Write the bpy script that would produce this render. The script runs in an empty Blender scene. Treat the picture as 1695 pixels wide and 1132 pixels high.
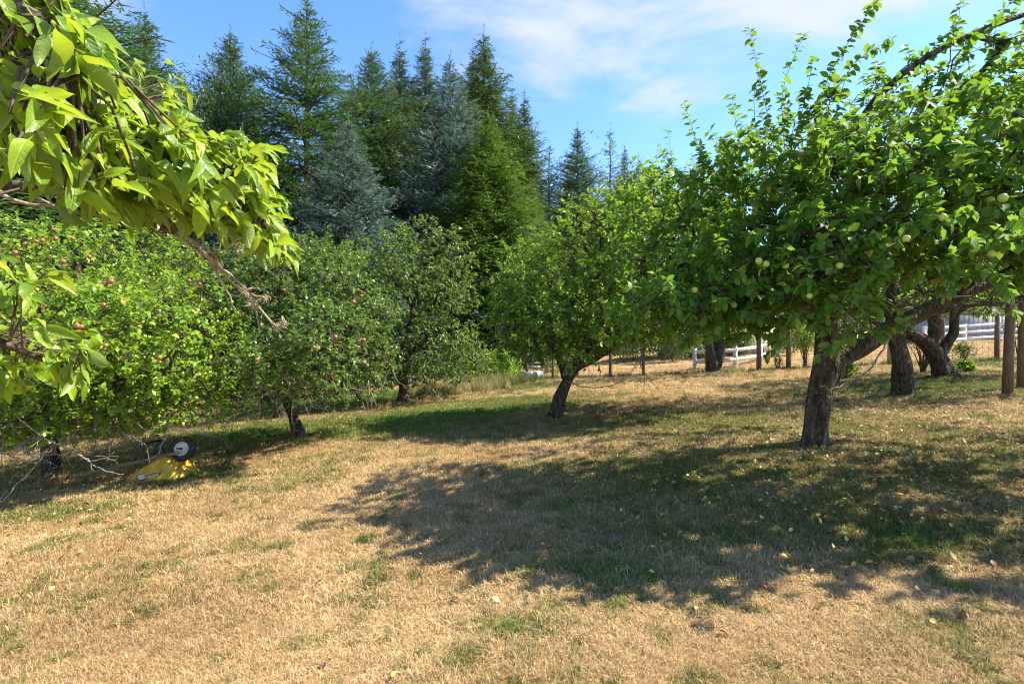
import bpy, math, random
import numpy as np
from mathutils import Vector, Matrix

random.seed(7)
rng = np.random.default_rng(11)
SC = bpy.context.scene
COL = SC.collection
R = math.radians

# ------------------------------------------------------------------ camera, sky, sun, exposure
CAM_H = 1.6
cam_d = bpy.data.cameras.new('camera')
cam_d.lens = 18.0
cam_d.sensor_width = 36.0
cam_d.clip_start = 0.02
cam_d.clip_end = 3000.0
cam = bpy.data.objects.new('camera', cam_d)
cam.location = (0, 0, CAM_H)
cam.rotation_euler = (R(90), 0, 0)
COL.objects.link(cam)
SC.camera = cam

SUN_EL, SUN_AZ = 48.0, 6.0            # azimuth measured from +X (right) towards +Y (away)
to_sun = Vector((math.cos(R(SUN_EL)) * math.cos(R(SUN_AZ)), math.cos(R(SUN_EL)) * math.sin(R(SUN_AZ)), math.sin(R(SUN_EL))))

world = bpy.data.worlds.new('World')
SC.world = world
world.use_nodes = True
wt = world.node_tree
for n in list(wt.nodes):
    wt.nodes.remove(n)


def wn(t, **k):
    n = wt.nodes.new(t)
    for a, b in k.items():
        setattr(n, a, b)
    return n


sky = wn('ShaderNodeTexSky', sky_type='NISHITA')
sky.sun_disc = False
sky.sun_elevation = R(SUN_EL)
sky.sun_rotation = R(90 - SUN_AZ)
sky.altitude = 100
sky.air_density = 1.0
sky.dust_density = 0.25
sky.ozone_density = 2.0
hsv = wn('ShaderNodeHueSaturation')
hsv.inputs['Saturation'].default_value = 1.22
hsv.inputs['Hue'].default_value = 0.508
wt.links.new(sky.outputs[0], hsv.inputs['Color'])
bg = wn('ShaderNodeBackground')
bg.inputs['Strength'].default_value = 0.104
wt.links.new(hsv.outputs[0], bg.inputs[0])
# thin cirrus: noise on a plane high above the ground
tc = wn('ShaderNodeTexCoord')
sep = wn('ShaderNodeSeparateXYZ')
wt.links.new(tc.outputs['Generated'], sep.inputs[0])
mx = wn('ShaderNodeMath', operation='MAXIMUM')
wt.links.new(sep.outputs['Z'], mx.inputs[0])
mx.inputs[1].default_value = 0.0
ad = wn('ShaderNodeMath', operation='ADD')
wt.links.new(mx.outputs[0], ad.inputs[0])
ad.inputs[1].default_value = 0.12
dx = wn('ShaderNodeMath', operation='DIVIDE')
dy = wn('ShaderNodeMath', operation='DIVIDE')
wt.links.new(sep.outputs['X'], dx.inputs[0])
wt.links.new(sep.outputs['Y'], dy.inputs[0])
wt.links.new(ad.outputs[0], dx.inputs[1])
wt.links.new(ad.outputs[0], dy.inputs[1])
cmb = wn('ShaderNodeCombineXYZ')
wt.links.new(dx.outputs[0], cmb.inputs[0])
wt.links.new(dy.outputs[0], cmb.inputs[1])
mp = wn('ShaderNodeMapping')
CLOUD_OFF = (3.1, 2.3, 0.0)
mp.inputs['Location'].default_value = CLOUD_OFF
mp.inputs['Rotation'].default_value = (0, 0, R(-28))
mp.inputs['Scale'].default_value = (0.75, 1.0, 1.0)
wt.links.new(cmb.outputs[0], mp.inputs['Vector'])
nz = wn('ShaderNodeTexNoise')
nz.inputs['Scale'].default_value = 1.9
nz.inputs['Detail'].default_value = 7
nz.inputs['Roughness'].default_value = 0.57
nz.inputs['Distortion'].default_value = 0.35
wt.links.new(mp.outputs[0], nz.inputs['Vector'])
nz2 = wn('ShaderNodeTexNoise')
nz2.inputs['Scale'].default_value = 0.55
nz2.inputs['Detail'].default_value = 2
wt.links.new(mp.outputs[0], nz2.inputs['Vector'])
cadd = wn('ShaderNodeMath', operation='ADD')
cm2 = wn('ShaderNodeMath', operation='MULTIPLY')
cm2.inputs[1].default_value = 1.3
wt.links.new(nz2.outputs['Fac'], cm2.inputs[0])
wt.links.new(nz.outputs['Fac'], cadd.inputs[0])
wt.links.new(cm2.outputs[0], cadd.inputs[1])
cr = wn('ShaderNodeMapRange')
cr.interpolation_type = 'SMOOTHSTEP'
cr.inputs['From Min'].default_value = 1.17
cr.inputs['From Max'].default_value = 1.42
cr.inputs['To Max'].default_value = 0.9
wt.links.new(cadd.outputs[0], cr.inputs['Value'])
bgc = wn('ShaderNodeBackground')
bgc.inputs[0].default_value = (0.93, 0.96, 1.0, 1)
bgc.inputs['Strength'].default_value = 0.27
mix = wn('ShaderNodeMixShader')
wt.links.new(cr.outputs[0], mix.inputs[0])
wt.links.new(bg.outputs[0], mix.inputs[1])
wt.links.new(bgc.outputs[0], mix.inputs[2])
wo = wn('ShaderNodeOutputWorld')
wt.links.new(mix.outputs[0], wo.inputs[0])

sun_d = bpy.data.lights.new('sun', 'SUN')
sun_d.energy = 3.95
sun_d.angle = R(0.53)
sun_d.color = (1.0, 0.90, 0.74)
sun = bpy.data.objects.new('sun', sun_d)
sun.rotation_euler = (-to_sun).to_track_quat('-Z', 'Y').to_euler()
sun.location = (20, 0, 30)
COL.objects.link(sun)

SC.view_settings.view_transform = 'Standard'
SC.view_settings.look = 'None'
SC.view_settings.exposure = 1.88
SC.view_settings.gamma = 1.0
SC.view_settings.use_curve_mapping = False
SC.render.engine = 'CYCLES'
SC.cycles.use_denoising = True
SC.cycles.filter_width = 1.1
SC.cycles.max_bounces = 7
SC.cycles.diffuse_bounces = 4
SC.cycles.transmission_bounces = 4
SC.cycles.sample_clamp_indirect = 6.0

# ------------------------------------------------------------------ geometry helpers
F = 847.5
CX, CY = 847.5, 566.0


def vnoise(x, y, seed=0):
    xi, yi = np.floor(x).astype(np.int64), np.floor(y).astype(np.int64)
    fx, fy = x - xi, y - yi
    fx, fy = fx * fx * (3 - 2 * fx), fy * fy * (3 - 2 * fy)

    def h(a, b):
        n = (a * 374761393 + b * 668265263 + seed * 974634777) & 0xffffffff
        n = ((n ^ (n >> 13)) * 1274126177) & 0xffffffff
        return ((n ^ (n >> 16)) & 0xffff) / 65535.0
    return (h(xi, yi) * (1 - fx) + h(xi + 1, yi) * fx) * (1 - fy) + (h(xi, yi + 1) * (1 - fx) + h(xi + 1, yi + 1) * fx) * fy


def gz(x, y):
    x = np.asarray(x, float)
    y = np.asarray(y, float)
    r = np.hypot(x, y)
    fade = np.clip((r - 1.0) / 3.0, 0, 1)
    return 2.6 * np.tanh(x / 40.0) + fade * (0.10 * (vnoise(x * 0.35 + 40, y * 0.35 + 40, 3) - 0.5) + 0.03 * (vnoise(x * 1.3 + 90, y * 1.3 + 90, 5) - 0.5))


def P(px, py, d):
    return np.array([(px - CX) / F * d, d, CAM_H + (CY - py) / F * d])


def G(px, py):
    lo, hi = 0.8, 120.0
    f = lambda d: P(px, py, d)[2] - float(gz(*P(px, py, d)[:2]))
    d = lo
    while d < hi and f(d) > 0:
        d *= 1.02
    a, b = d / 1.02, d
    for _ in range(30):
        m = (a + b) / 2
        if f(m) > 0:
            a = m
        else:
            b = m
    p = P(px, py, a)
    p[2] = float(gz(p[0], p[1]))
    return p


def on_ground(px, d):
    x = (px - CX) / F * d
    return np.array([x, d, float(gz(x, d))])


def unit(v):
    v = np.asarray(v, float)
    return v / np.maximum(np.linalg.norm(v, axis=-1, keepdims=True), 1e-9)


def make_mesh(name, V, faces, mats, tint=None, smooth=True, midx=None, extra=None):
    """V (n,3); faces: list of (m,k) int arrays."""
    me = bpy.data.meshes.new(name)
    V = np.ascontiguousarray(V, np.float32)
    faces = [np.asarray(f, np.int32) for f in (faces if isinstance(faces, list) else [faces]) if len(f)]
    me.vertices.add(len(V))
    me.vertices.foreach_set('co', V.ravel())
    nl = sum(f.size for f in faces)
    npoly = sum(len(f) for f in faces)
    me.loops.add(nl)
    me.polygons.add(npoly)
    me.loops.foreach_set('vertex_index', np.concatenate([f.ravel() for f in faces]))
    starts, s = [], 0
    for f in faces:
        starts.append(s + np.arange(len(f)) * f.shape[1])
        s += f.size
    me.polygons.foreach_set('loop_start', np.concatenate(starts).astype(np.int32))
    if smooth:
        me.polygons.foreach_set('use_smooth', np.ones(npoly, bool))
    for m in (mats if isinstance(mats, (list, tuple)) else [mats]):
        me.materials.append(m)
    if midx is not None:
        me.polygons.foreach_set('material_index', np.asarray(midx, np.int32))
    if tint is not None:
        tint = np.asarray(tint, np.float32)
        cols = {'tint': tint} if tint.ndim == 1 else {'tint': tint[:, 0], 'lu': tint[:, 1], 'lv': tint[:, 2]}
        for k, v in cols.items():
            a = me.attributes.new(k, 'FLOAT', 'POINT')
            a.data.foreach_set('value', np.ascontiguousarray(v))
    for k, v in (extra or {}).items():
        a = me.attributes.new(k, 'FLOAT', 'POINT')
        a.data.foreach_set('value', np.asarray(v, np.float32))
    me.update(calc_edges=True)
    me.validate()
    return me


def link(name, me, parent=None, kind=None):
    o = bpy.data.objects.new(name, me)
    COL.objects.link(o)
    if parent is not None:
        o.parent = parent
    if kind:
        o['kind'] = kind
    return o


def tag(o, label, cat, group=None):
    o['label'] = label
    o['category'] = cat
    if group:
        o['group'] = group
    return o


def thing(name, label, cat, loc, rotz=0.0, group=None):
    o = bpy.data.objects.new(name, None)
    o.empty_display_size = 0.1
    COL.objects.link(o)
    o.location = [float(c) for c in loc]
    o.rotation_euler = (0, 0, rotz)
    return tag(o, label, cat, group)


class MB:
    """collects boxes, tubes, lathes as one mesh"""

    def __init__(self):
        self.V, self.F, self.n = [], {3: [], 4: []}, 0

    def add(self, V, F):
        V = np.asarray(V, float)
        self.V.append(V)
        for f in F:
            f = np.asarray(f, np.int32)
            if len(f):
                self.F[f.shape[1]].append(f + self.n)
        self.n += len(V)
        return self

    def box(self, c, s, M=None, taper=1.0, bev=0.0):
        """box centred at c of size s, optional 3x3 rotation M, small chamfer"""
        hx, hy, hz = [v / 2 for v in s]
        b = min(bev, hx * .9, hy * .9, hz * .9)
        if b <= 0:
            pts = np.array([[x, y, z] for z in (-hz, hz) for y in (-hy, hy) for x in (-hx, hx)], float)
            if taper != 1:
                pts[4:, :2] *= taper
            fs = np.array([[0, 2, 3, 1], [4, 5, 7, 6], [0, 1, 5, 4], [2, 6, 7, 3], [0, 4, 6, 2], [1, 3, 7, 5]])
        else:
            ring = lambda z, ix, iy: [[-ix, -iy, z], [ix, -iy, z], [ix, iy, z], [-ix, iy, z]]
            pts = np.array(ring(-hz, hx - b, hy - b) + ring(-hz + b, hx, hy) + ring(hz - b, hx, hy) + ring(hz, hx - b, hy - b), float)
            if taper != 1:
                pts[8:, :2] *= taper
            fs = [[3, 2, 1, 0], [12, 13, 14, 15]]
            for r_ in range(3):
                for i in range(4):
                    j = (i + 1) % 4
                    fs.append([r_ * 4 + i, r_ * 4 + j, r_ * 4 + 4 + j, r_ * 4 + 4 + i])
            fs = np.array(fs)
        if M is not None:
            pts = pts @ np.asarray(M, float).T
        return self.add(pts + np.asarray(c, float), [fs])

    def bar(self, a, b, w, h, up=(0, 0, 1), bev=0.0):
        a, b = np.asarray(a, float), np.asarray(b, float)
        d = b - a
        L = np.linalg.norm(d)
        z = d / L
        x = np.cross(up, z)
        if np.linalg.norm(x) < 1e-4:
            x = np.cross((1, 0, 0), z)
        x = unit(x)
        y = np.cross(z, x)
        return self.box((a + b) / 2, (w, h, L), np.stack([x, y, z], 1), bev=bev)

    def tube(self, pts, rad, k=8, cap=True, gnarl=0.0, seed=0):
        V, Fq, Ft = tube(pts, rad, k, cap, gnarl, seed)
        return self.add(V, [Fq, Ft])

    def lathe(self, prof, k=24, M=None, c=(0, 0, 0)):
        """prof: (r, z) closed or open list turned about z"""
        prof = np.asarray(prof, float)
        a = np.arange(k) / k * 2 * np.pi
        V = np.stack([prof[:, 0][:, None] * np.cos(a), prof[:, 0][:, None] * np.sin(a), np.repeat(prof[:, 1][:, None], k, 1)], -1).reshape(-1, 3)
        fs = []
        for i in range(len(prof) - 1):
            for j in range(k):
                fs.append([i * k + j, i * k + (j + 1) % k, (i + 1) * k + (j + 1) % k, (i + 1) * k + j])
        if M is not None:
            V = V @ np.asarray(M, float).T
        return self.add(V + np.asarray(c, float), [np.array(fs)])

    def build(self, name, mat, parent=None, kind=None, smooth=False, tint=None):
        V = np.concatenate(self.V)
        Fs = [np.concatenate(f) for f in self.F.values() if f]
        return link(name, make_mesh(name, V, Fs, mat, smooth=smooth, tint=tint), parent, kind)


def resample(pts, rad, step):
    pts, rad = np.asarray(pts, float), np.asarray(rad, float)
    # catmull-rom through the control points
    n = len(pts)
    out, ro = [], []
    for i in range(n - 1):
        p0, p1, p2, p3 = pts[max(i - 1, 0)], pts[i], pts[i + 1], pts[min(i + 2, n - 1)]
        m = max(2, int(np.linalg.norm(p2 - p1) / step))
        for t in np.arange(m) / m:
            out.append(.5 * ((2 * p1) + (p2 - p0) * t + (2 * p0 - 5 * p1 + 4 * p2 - p3) * t * t + (3 * p1 - p0 - 3 * p2 + p3) * t ** 3))
            ro.append(rad[i] * (1 - t) + rad[i + 1] * t)
    out.append(pts[-1])
    ro.append(rad[-1])
    return np.array(out), np.array(ro)


def tube(pts, rad, k=8, cap=True, gnarl=0.0, seed=0):
    pts = np.asarray(pts, float)
    n = len(pts)
    rad = np.full(n, rad, float) if np.isscalar(rad) else np.asarray(rad, float)
    T = np.gradient(pts, axis=0)
    T = unit(T)
    u = np.cross(T[0], (0, 0, 1))
    if np.linalg.norm(u) < .1:
        u = np.cross(T[0], (0, 1, 0))
    u = unit(u)
    a = np.arange(k) / k * 2 * np.pi
    V = np.zeros((n, k, 3))
    s = 0
    for i in range(n):
        u = unit(u - T[i] * np.dot(u, T[i]))
        v = np.cross(T[i], u)
        if i:
            s += np.linalg.norm(pts[i] - pts[i - 1])
        r = np.full(k, rad[i])
        if gnarl:
            f = 2.0 * s / max(rad[0] * 4, .12)
            r = r * (1 + gnarl * (2 * vnoise(np.cos(a) * 1.1 + 50, np.full(k, f) + np.sin(a) * 1.1 + 50, seed) - 1)
                     + gnarl * .6 * (2 * vnoise(np.cos(a) * 3 + 20, np.full(k, f * 1.5) + np.sin(a) * 3 + 20, seed + 1) - 1))
        V[i] = pts[i] + np.cos(a)[:, None] * u * r[:, None] + np.sin(a)[:, None] * v * r[:, None]
    i, j = np.meshgrid(np.arange(n - 1), np.arange(k), indexing='ij')
    j2 = (j + 1) % k
    Fq = np.stack([i * k + j, i * k + j2, (i + 1) * k + j2, (i + 1) * k + j], -1).reshape(-1, 4)
    V = V.reshape(-1, 3)
    Ft = np.zeros((0, 3), int)
    if cap:
        V = np.concatenate([V, pts[:1], pts[-1:]])
        jj = np.arange(k)
        Ft = np.concatenate([np.stack([np.full(k, n * k), (jj + 1) % k, jj], 1),
                             np.stack([np.full(k, n * k + 1), (n - 1) * k + jj, (n - 1) * k + (jj + 1) % k], 1)])
    return V, Fq, Ft


def segs_mesh(P0, P1, r0, r1, k=4):
    """many thin independent prisms, vectorised"""
    P0, P1 = np.asarray(P0, float), np.asarray(P1, float)
    T = unit(P1 - P0)
    ref = np.where(np.abs(T[:, 2:3]) > .9, np.array([[1., 0, 0]]), np.array([[0., 0, 1]]))
    u = unit(np.cross(T, ref))
    v = np.cross(T, u)
    a = np.arange(k) / k * 2 * np.pi
    ring = np.cos(a)[None, :, None] * u[:, None] + np.sin(a)[None, :, None] * v[:, None]
    A = P0[:, None] - T[:, None] * (np.asarray(r0) * .5)[:, None, None] + ring * np.asarray(r0)[:, None, None]
    B = P1[:, None] + T[:, None] * (np.asarray(r1) * .5)[:, None, None] + ring * np.asarray(r1)[:, None, None]
    V = np.concatenate([A, B], 1).reshape(-1, 3)
    base = np.arange(len(P0))[:, None, None] * 2 * k
    j = np.arange(k)
    q = np.stack([j, (j + 1) % k, k + (j + 1) % k, k + j], 1)
    return V, (base + q[None]).reshape(-1, 4)


# ------------------------------------------------------------------ materials
def mat(name):
    m = bpy.data.materials.new(name)
    m.use_nodes = True
    nt = m.node_tree
    for n in list(nt.nodes):
        nt.nodes.remove(n)
    return m, nt


def nd(nt, t, ins=None, **k):
    n = nt.nodes.new(t)
    for a, b in k.items():
        setattr(n, a, b)
    for a, b in (ins or {}).items():
        if isinstance(b, bpy.types.NodeSocket):
            nt.links.new(b, n.inputs[a])
        else:
            n.inputs[a].default_value = b
    return n


def ramp(nt, fac, stops):
    r = nt.nodes.new('ShaderNodeValToRGB')
    e = r.color_ramp.elements
    while len(e) > 1:
        e.remove(e[-1])
    e[0].position, e[0].color = stops[0][0], (*stops[0][1], 1)
    for p, c in stops[1:]:
        q = e.new(p)
        q.color = (*c, 1)
    nt.links.new(fac, r.inputs[0])
    return r.outputs[0]


def out(nt, sh):
    o = nd(nt, 'ShaderNodeOutputMaterial')
    nt.links.new(sh, o.inputs['Surface'])


def leaf_mat(name, stops, rough=0.42, trans=0.35, tcol=(0.30, 0.42, 0.04), under=(0.16, 0.24, 0.10), spec=0.5, vein=0.0):
    m, nt = mat(name)
    at = nd(nt, 'ShaderNodeAttribute', attribute_name='tint')
    c = ramp(nt, at.outputs['Fac'], stops)
    geo = nd(nt, 'ShaderNodeNewGeometry')
    tco = nd(nt, 'ShaderNodeTexCoord')
    n1 = nd(nt, 'ShaderNodeTexNoise', {'Vector': tco.outputs['Object'], 'Scale': 40.0, 'Detail': 2.0})
    hs = nd(nt, 'ShaderNodeHueSaturation', {'Color': c})
    mr = nd(nt, 'ShaderNodeMapRange', {'Value': n1.outputs['Fac'], 'From Min': .3, 'From Max': .7, 'To Min': .82, 'To Max': 1.18})
    nt.links.new(mr.outputs[0], hs.inputs['Value'])
    mixc = nd(nt, 'ShaderNodeMix', data_type='RGBA')
    nt.links.new(geo.outputs['Backfacing'], mixc.inputs['Factor'])
    nt.links.new(hs.outputs[0], mixc.inputs['A'])
    m2 = nd(nt, 'ShaderNodeMix', data_type='RGBA')
    m2.inputs['Factor'].default_value = 0.55
    nt.links.new(hs.outputs[0], m2.inputs['A'])
    m2.inputs['B'].default_value = (*under, 1)
    nt.links.new(m2.outputs['Result'], mixc.inputs['B'])
    bs = nd(nt, 'ShaderNodeBsdfPrincipled', {'Base Color': mixc.outputs['Result'], 'Roughness': rough, 'Specular IOR Level': spec})
    if vein:
        lu = nd(nt, 'ShaderNodeAttribute', attribute_name='lu')
        lv = nd(nt, 'ShaderNodeAttribute', attribute_name='lv')
        au = nd(nt, 'ShaderNodeMath', {0: lu.outputs['Fac']}, operation='ABSOLUTE')
        k1_ = nd(nt, 'ShaderNodeMath', {0: au.outputs[0], 1: -1.1, 2: lv.outputs['Fac']}, operation='MULTIPLY_ADD')
        k2_ = nd(nt, 'ShaderNodeMath', {0: k1_.outputs[0], 1: 48.0}, operation='MULTIPLY')
        k3_ = nd(nt, 'ShaderNodeMath', {0: k2_.outputs[0]}, operation='SINE')
        sv = nd(nt, 'ShaderNodeMapRange', {'Value': k3_.outputs[0], 'From Min': .62, 'From Max': 1.0})
        mr_ = nd(nt, 'ShaderNodeMapRange', {'Value': au.outputs[0], 'From Min': .022, 'From Max': .006})
        vm = nd(nt, 'ShaderNodeMath', {0: sv.outputs[0], 1: mr_.outputs[0]}, operation='MAXIMUM')
        vf = nd(nt, 'ShaderNodeMath', {0: vm.outputs[0], 1: vein}, operation='MULTIPLY')
        vx = nd(nt, 'ShaderNodeMix', data_type='RGBA')
        nt.links.new(vf.outputs[0], vx.inputs['Factor'])
        nt.links.new(mixc.outputs['Result'], vx.inputs['A'])
        vx.inputs['B'].default_value = (*[min(1, c_ * 2.0) for c_ in stops[2][1]], 1)
        cv = nd(nt, 'ShaderNodeCombineXYZ', {0: lu.outputs['Fac'], 1: lv.outputs['Fac']})
        t40 = nd(nt, 'ShaderNodeMath', {0: at.outputs['Fac'], 1: 40.0}, operation='MULTIPLY')
        nt.links.new(t40.outputs[0], cv.inputs[2])
        geo_p = nd(nt, 'ShaderNodeVectorMath', {0: cv.outputs[0], 1: geo.outputs['Position']}, operation='ADD')
        nb = nd(nt, 'ShaderNodeTexNoise', {'Vector': geo_p.outputs[0], 'Scale': 7.0, 'Detail': 3.0})
        bm = nd(nt, 'ShaderNodeMapRange', {'Value': nb.outputs['Fac'], 'From Min': .64, 'From Max': .72, 'To Max': .75})
        bx = nd(nt, 'ShaderNodeMix', data_type='RGBA')
        nt.links.new(bm.outputs[0], bx.inputs['Factor'])
        nt.links.new(vx.outputs['Result'], bx.inputs['A'])
        bx.inputs['B'].default_value = (.17, .12, .03, 1)
        nt.links.new(bx.outputs['Result'], bs.inputs['Base Color'])
        bpv = nd(nt, 'ShaderNodeBump', {'Height': vm.outputs[0], 'Strength': .35, 'Distance': .004})
        bpv.invert = True
        nt.links.new(bpv.outputs[0], bs.inputs['Normal'])
    tm = nd(nt, 'ShaderNodeMix', data_type='RGBA')
    tm.inputs['Factor'].default_value = 0.6
    nt.links.new(hs.outputs[0], tm.inputs['A'])
    tm.inputs['B'].default_value = (*tcol, 1)
    tr = nd(nt, 'ShaderNodeBsdfTranslucent', {'Color': tm.outputs['Result']})
    ms = nd(nt, 'ShaderNodeMixShader', {0: trans, 1: bs.outputs[0], 2: tr.outputs[0]})
    out(nt, ms.outputs[0])
    return m


def bark_mat(name, stops, scale=14.0, bump=0.6, moss=None):
    m, nt = mat(name)
    tco = nd(nt, 'ShaderNodeTexCoord')
    mp_ = nd(nt, 'ShaderNodeMapping', {'Vector': tco.outputs['Object'], 'Scale': (1, 1, .35)})
    n1 = nd(nt, 'ShaderNodeTexNoise', {'Vector': mp_.outputs[0], 'Scale': scale, 'Detail': 8.0, 'Roughness': .65})
    v1 = nd(nt, 'ShaderNodeTexVoronoi', {'Vector': mp_.outputs[0], 'Scale': scale * 1.7}, feature='DISTANCE_TO_EDGE')
    c = ramp(nt, n1.outputs['Fac'], stops)
    if moss:
        n3 = nd(nt, 'ShaderNodeTexNoise', {'Vector': tco.outputs['Object'], 'Scale': 5.0, 'Detail': 5.0, 'Roughness': .7})
        mr = nd(nt, 'ShaderNodeMapRange', {'Value': n3.outputs['Fac'], 'From Min': .52, 'From Max': .66})
        mm = nd(nt, 'ShaderNodeMix', data_type='RGBA')
        nt.links.new(mr.outputs[0], mm.inputs['Factor'])
        nt.links.new(c, mm.inputs['A'])
        mm.inputs['B'].default_value = (*moss, 1)
        c = mm.outputs['Result']
        n4 = nd(nt, 'ShaderNodeTexNoise', {'Vector': tco.outputs['Object'], 'Scale': 26.0, 'Detail': 4.0, 'Roughness': .6})
        mr4 = nd(nt, 'ShaderNodeMapRange', {'Value': n4.outputs['Fac'], 'From Min': .60, 'From Max': .66, 'To Max': .8})
        m4_ = nd(nt, 'ShaderNodeMix', data_type='RGBA')
        nt.links.new(mr4.outputs[0], m4_.inputs['Factor'])
        nt.links.new(c, m4_.inputs['A'])
        m4_.inputs['B'].default_value = (.23, .20, .14, 1)
        c = m4_.outputs['Result']
    mu = nd(nt, 'ShaderNodeMath', {0: v1.outputs['Distance'], 1: 2.0}, operation='MULTIPLY')
    ad_ = nd(nt, 'ShaderNodeMath', {0: mu.outputs[0], 1: n1.outputs['Fac']}, operation='ADD')
    bp = nd(nt, 'ShaderNodeBump', {'Height': ad_.outputs[0], 'Strength': bump, 'Distance': .03})
    bs = nd(nt, 'ShaderNodeBsdfPrincipled', {'Base Color': c, 'Roughness': .9, 'Normal': bp.outputs[0], 'Specular IOR Level': .2})
    out(nt, bs.outputs[0])
    return m


def plain_mat(name, stops, rough=.6, scale=8.0, bump=.1, metallic=0.0, stretch=(1, 1, 1), spec=.4):
    m, nt = mat(name)
    tco = nd(nt, 'ShaderNodeTexCoord')
    mp_ = nd(nt, 'ShaderNodeMapping', {'Vector': tco.outputs['Object'], 'Scale': stretch})
    n1 = nd(nt, 'ShaderNodeTexNoise', {'Vector': mp_.outputs[0], 'Scale': scale, 'Detail': 6.0, 'Roughness': .6})
    c = ramp(nt, n1.outputs['Fac'], stops)
    bp = nd(nt, 'ShaderNodeBump', {'Height': n1.outputs['Fac'], 'Strength': bump, 'Distance': .01})
    bs = nd(nt, 'ShaderNodeBsdfPrincipled', {'Base Color': c, 'Roughness': rough, 'Normal': bp.outputs[0], 'Metallic': metallic, 'Specular IOR Level': spec})
    out(nt, bs.outputs[0])
    return m


M = {}
M['pear_leaf'] = leaf_mat('pear_leaf', [(0, (.06, .14, .012)), (.45, (.15, .27, .014)), (.8, (.27, .39, .018)), (.97, (.33, .40, .025)), (1, (.48, .36, .04))],
                          rough=.36, trans=.42, tcol=(.46, .56, .03), under=(.22, .30, .1), vein=.05)
M['apple_leaf'] = leaf_mat('apple_leaf', [(0, (.032, .098, .012)), (.5, (.072, .185, .016)), (.85, (.13, .26, .02)), (.96, (.21, .31, .025)), (1, (.38, .30, .04))],
                           rough=.46, trans=.40, tcol=(.30, .50, .03), under=(.16, .25, .09), spec=.27, vein=.06)
M['bright_leaf'] = leaf_mat('bright_leaf', [(0, (.060, .140, .010)), (.5, (.145, .275, .014)), (.85, (.23, .36, .02)), (.96, (.28, .36, .03)), (1, (.45, .36, .04))],
                            rough=.42, trans=.36, tcol=(.38, .52, .03), under=(.2, .3, .08), spec=.36)
M['dull_leaf'] = leaf_mat('dull_leaf', [(0, (.030, .075, .014)), (.5, (.068, .14, .022)), (.85, (.12, .20, .03)), (1, (.24, .27, .06))],
                          rough=.38, trans=.32, tcol=(.28, .42, .04), under=(.13, .19, .07), spec=.38)
M['shrub_leaf'] = leaf_mat('shrub_leaf', [(0, (.02, .06, .012)), (.5, (.05, .12, .02)), (1, (.12, .2, .03))], rough=.45, trans=.3)
M['wood_leaf'] = leaf_mat('wood_leaf', [(0, (.012, .035, .010)), (.5, (.028, .070, .014)), (1, (.06, .12, .022))], rough=.5, trans=.25)


def needle_mat(name, stops, tcol):
    return leaf_mat(name, stops, rough=.55, trans=.22, tcol=tcol, under=stops[1][1], spec=.3)


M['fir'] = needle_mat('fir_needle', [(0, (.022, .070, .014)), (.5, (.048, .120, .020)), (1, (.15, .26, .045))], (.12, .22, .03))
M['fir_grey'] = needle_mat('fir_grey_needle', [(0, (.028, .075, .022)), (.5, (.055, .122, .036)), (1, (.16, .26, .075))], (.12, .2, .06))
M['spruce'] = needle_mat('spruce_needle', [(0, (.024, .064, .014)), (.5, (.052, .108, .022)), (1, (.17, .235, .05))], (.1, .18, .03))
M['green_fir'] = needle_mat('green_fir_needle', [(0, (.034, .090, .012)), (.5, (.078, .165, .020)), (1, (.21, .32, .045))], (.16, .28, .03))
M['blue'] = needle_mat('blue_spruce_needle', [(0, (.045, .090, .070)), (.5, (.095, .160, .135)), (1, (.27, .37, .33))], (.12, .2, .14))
M['bark'] = bark_mat('apple_bark', [(.32, (.016, .011, .008)), (.5, (.062, .045, .032)), (.68, (.17, .135, .10))], 16, 1.0, moss=(.085, .085, .045))
M['twig'] = bark_mat('twig_bark', [(.3, (.035, .026, .018)), (.6, (.11, .085, .06))], 30, .3)
M['dead'] = bark_mat('dead_twig', [(.3, (.13, .10, .07)), (.6, (.34, .28, .22))], 40, .3)
M['lichen'] = plain_mat('lichen', [(.3, (.25, .22, .13)), (.7, (.48, .44, .30))], .95, 60, .5)
M['fir_bark'] = bark_mat('fir_bark', [(.3, (.04, .028, .02)), (.6, (.13, .095, .07))], 6, .6)
M['post'] = plain_mat('weathered_post', [(.3, (.07, .046, .028)), (.7, (.20, .135, .085))], .9, 10, .8, stretch=(6, 6, .5))
M['post_grey'] = plain_mat('grey_post', [(.3, (.18, .16, .11)), (.7, (.34, .30, .22))], .9, 10, .4, stretch=(6, 6, .6))
M['white'] = plain_mat('white_paint', [(.3, (.36, .33, .27)), (.48, (.58, .56, .51)), (.7, (.68, .66, .62))], .6, 7, .1)
M['wire'] = plain_mat('wire_metal', [(.3, (.14, .13, .12)), (.7, (.24, .23, .22))], .5, 20, .1, .6)
M['siding'] = plain_mat('cream_siding', [(.3, (.46, .40, .24)), (.7, (.56, .49, .31))], .7, 4, .05)
M['grey_siding'] = plain_mat('grey_siding', [(.3, (.22, .25, .31)), (.7, (.32, .35, .42))], .7, 4, .05)
M['roof'] = plain_mat('roof_shingle', [(.3, (.06, .06, .06)), (.7, (.14, .135, .13))], .9, 20, .4)
M['roof_edge'] = plain_mat('roof_trim', [(.3, (.6, .58, .55)), (.7, (.75, .73, .7))], .7, 8, .05)
M['glass'] = plain_mat('dark_glass', [(.3, (.02, .022, .028)), (.7, (.04, .045, .055))], .08, 2, .0)
M['yellow'] = plain_mat('yellow_paint', [(.30, (.12, .07, .02)), (.40, (.33, .19, .018)), (.55, (.46, .28, .018)), (.8, (.55, .34, .022))], .55, 7, .15)
M['rubber'] = plain_mat('rubber', [(.3, (.012, .012, .013)), (.7, (.03, .03, .032))], .8, 30, .2)
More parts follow.
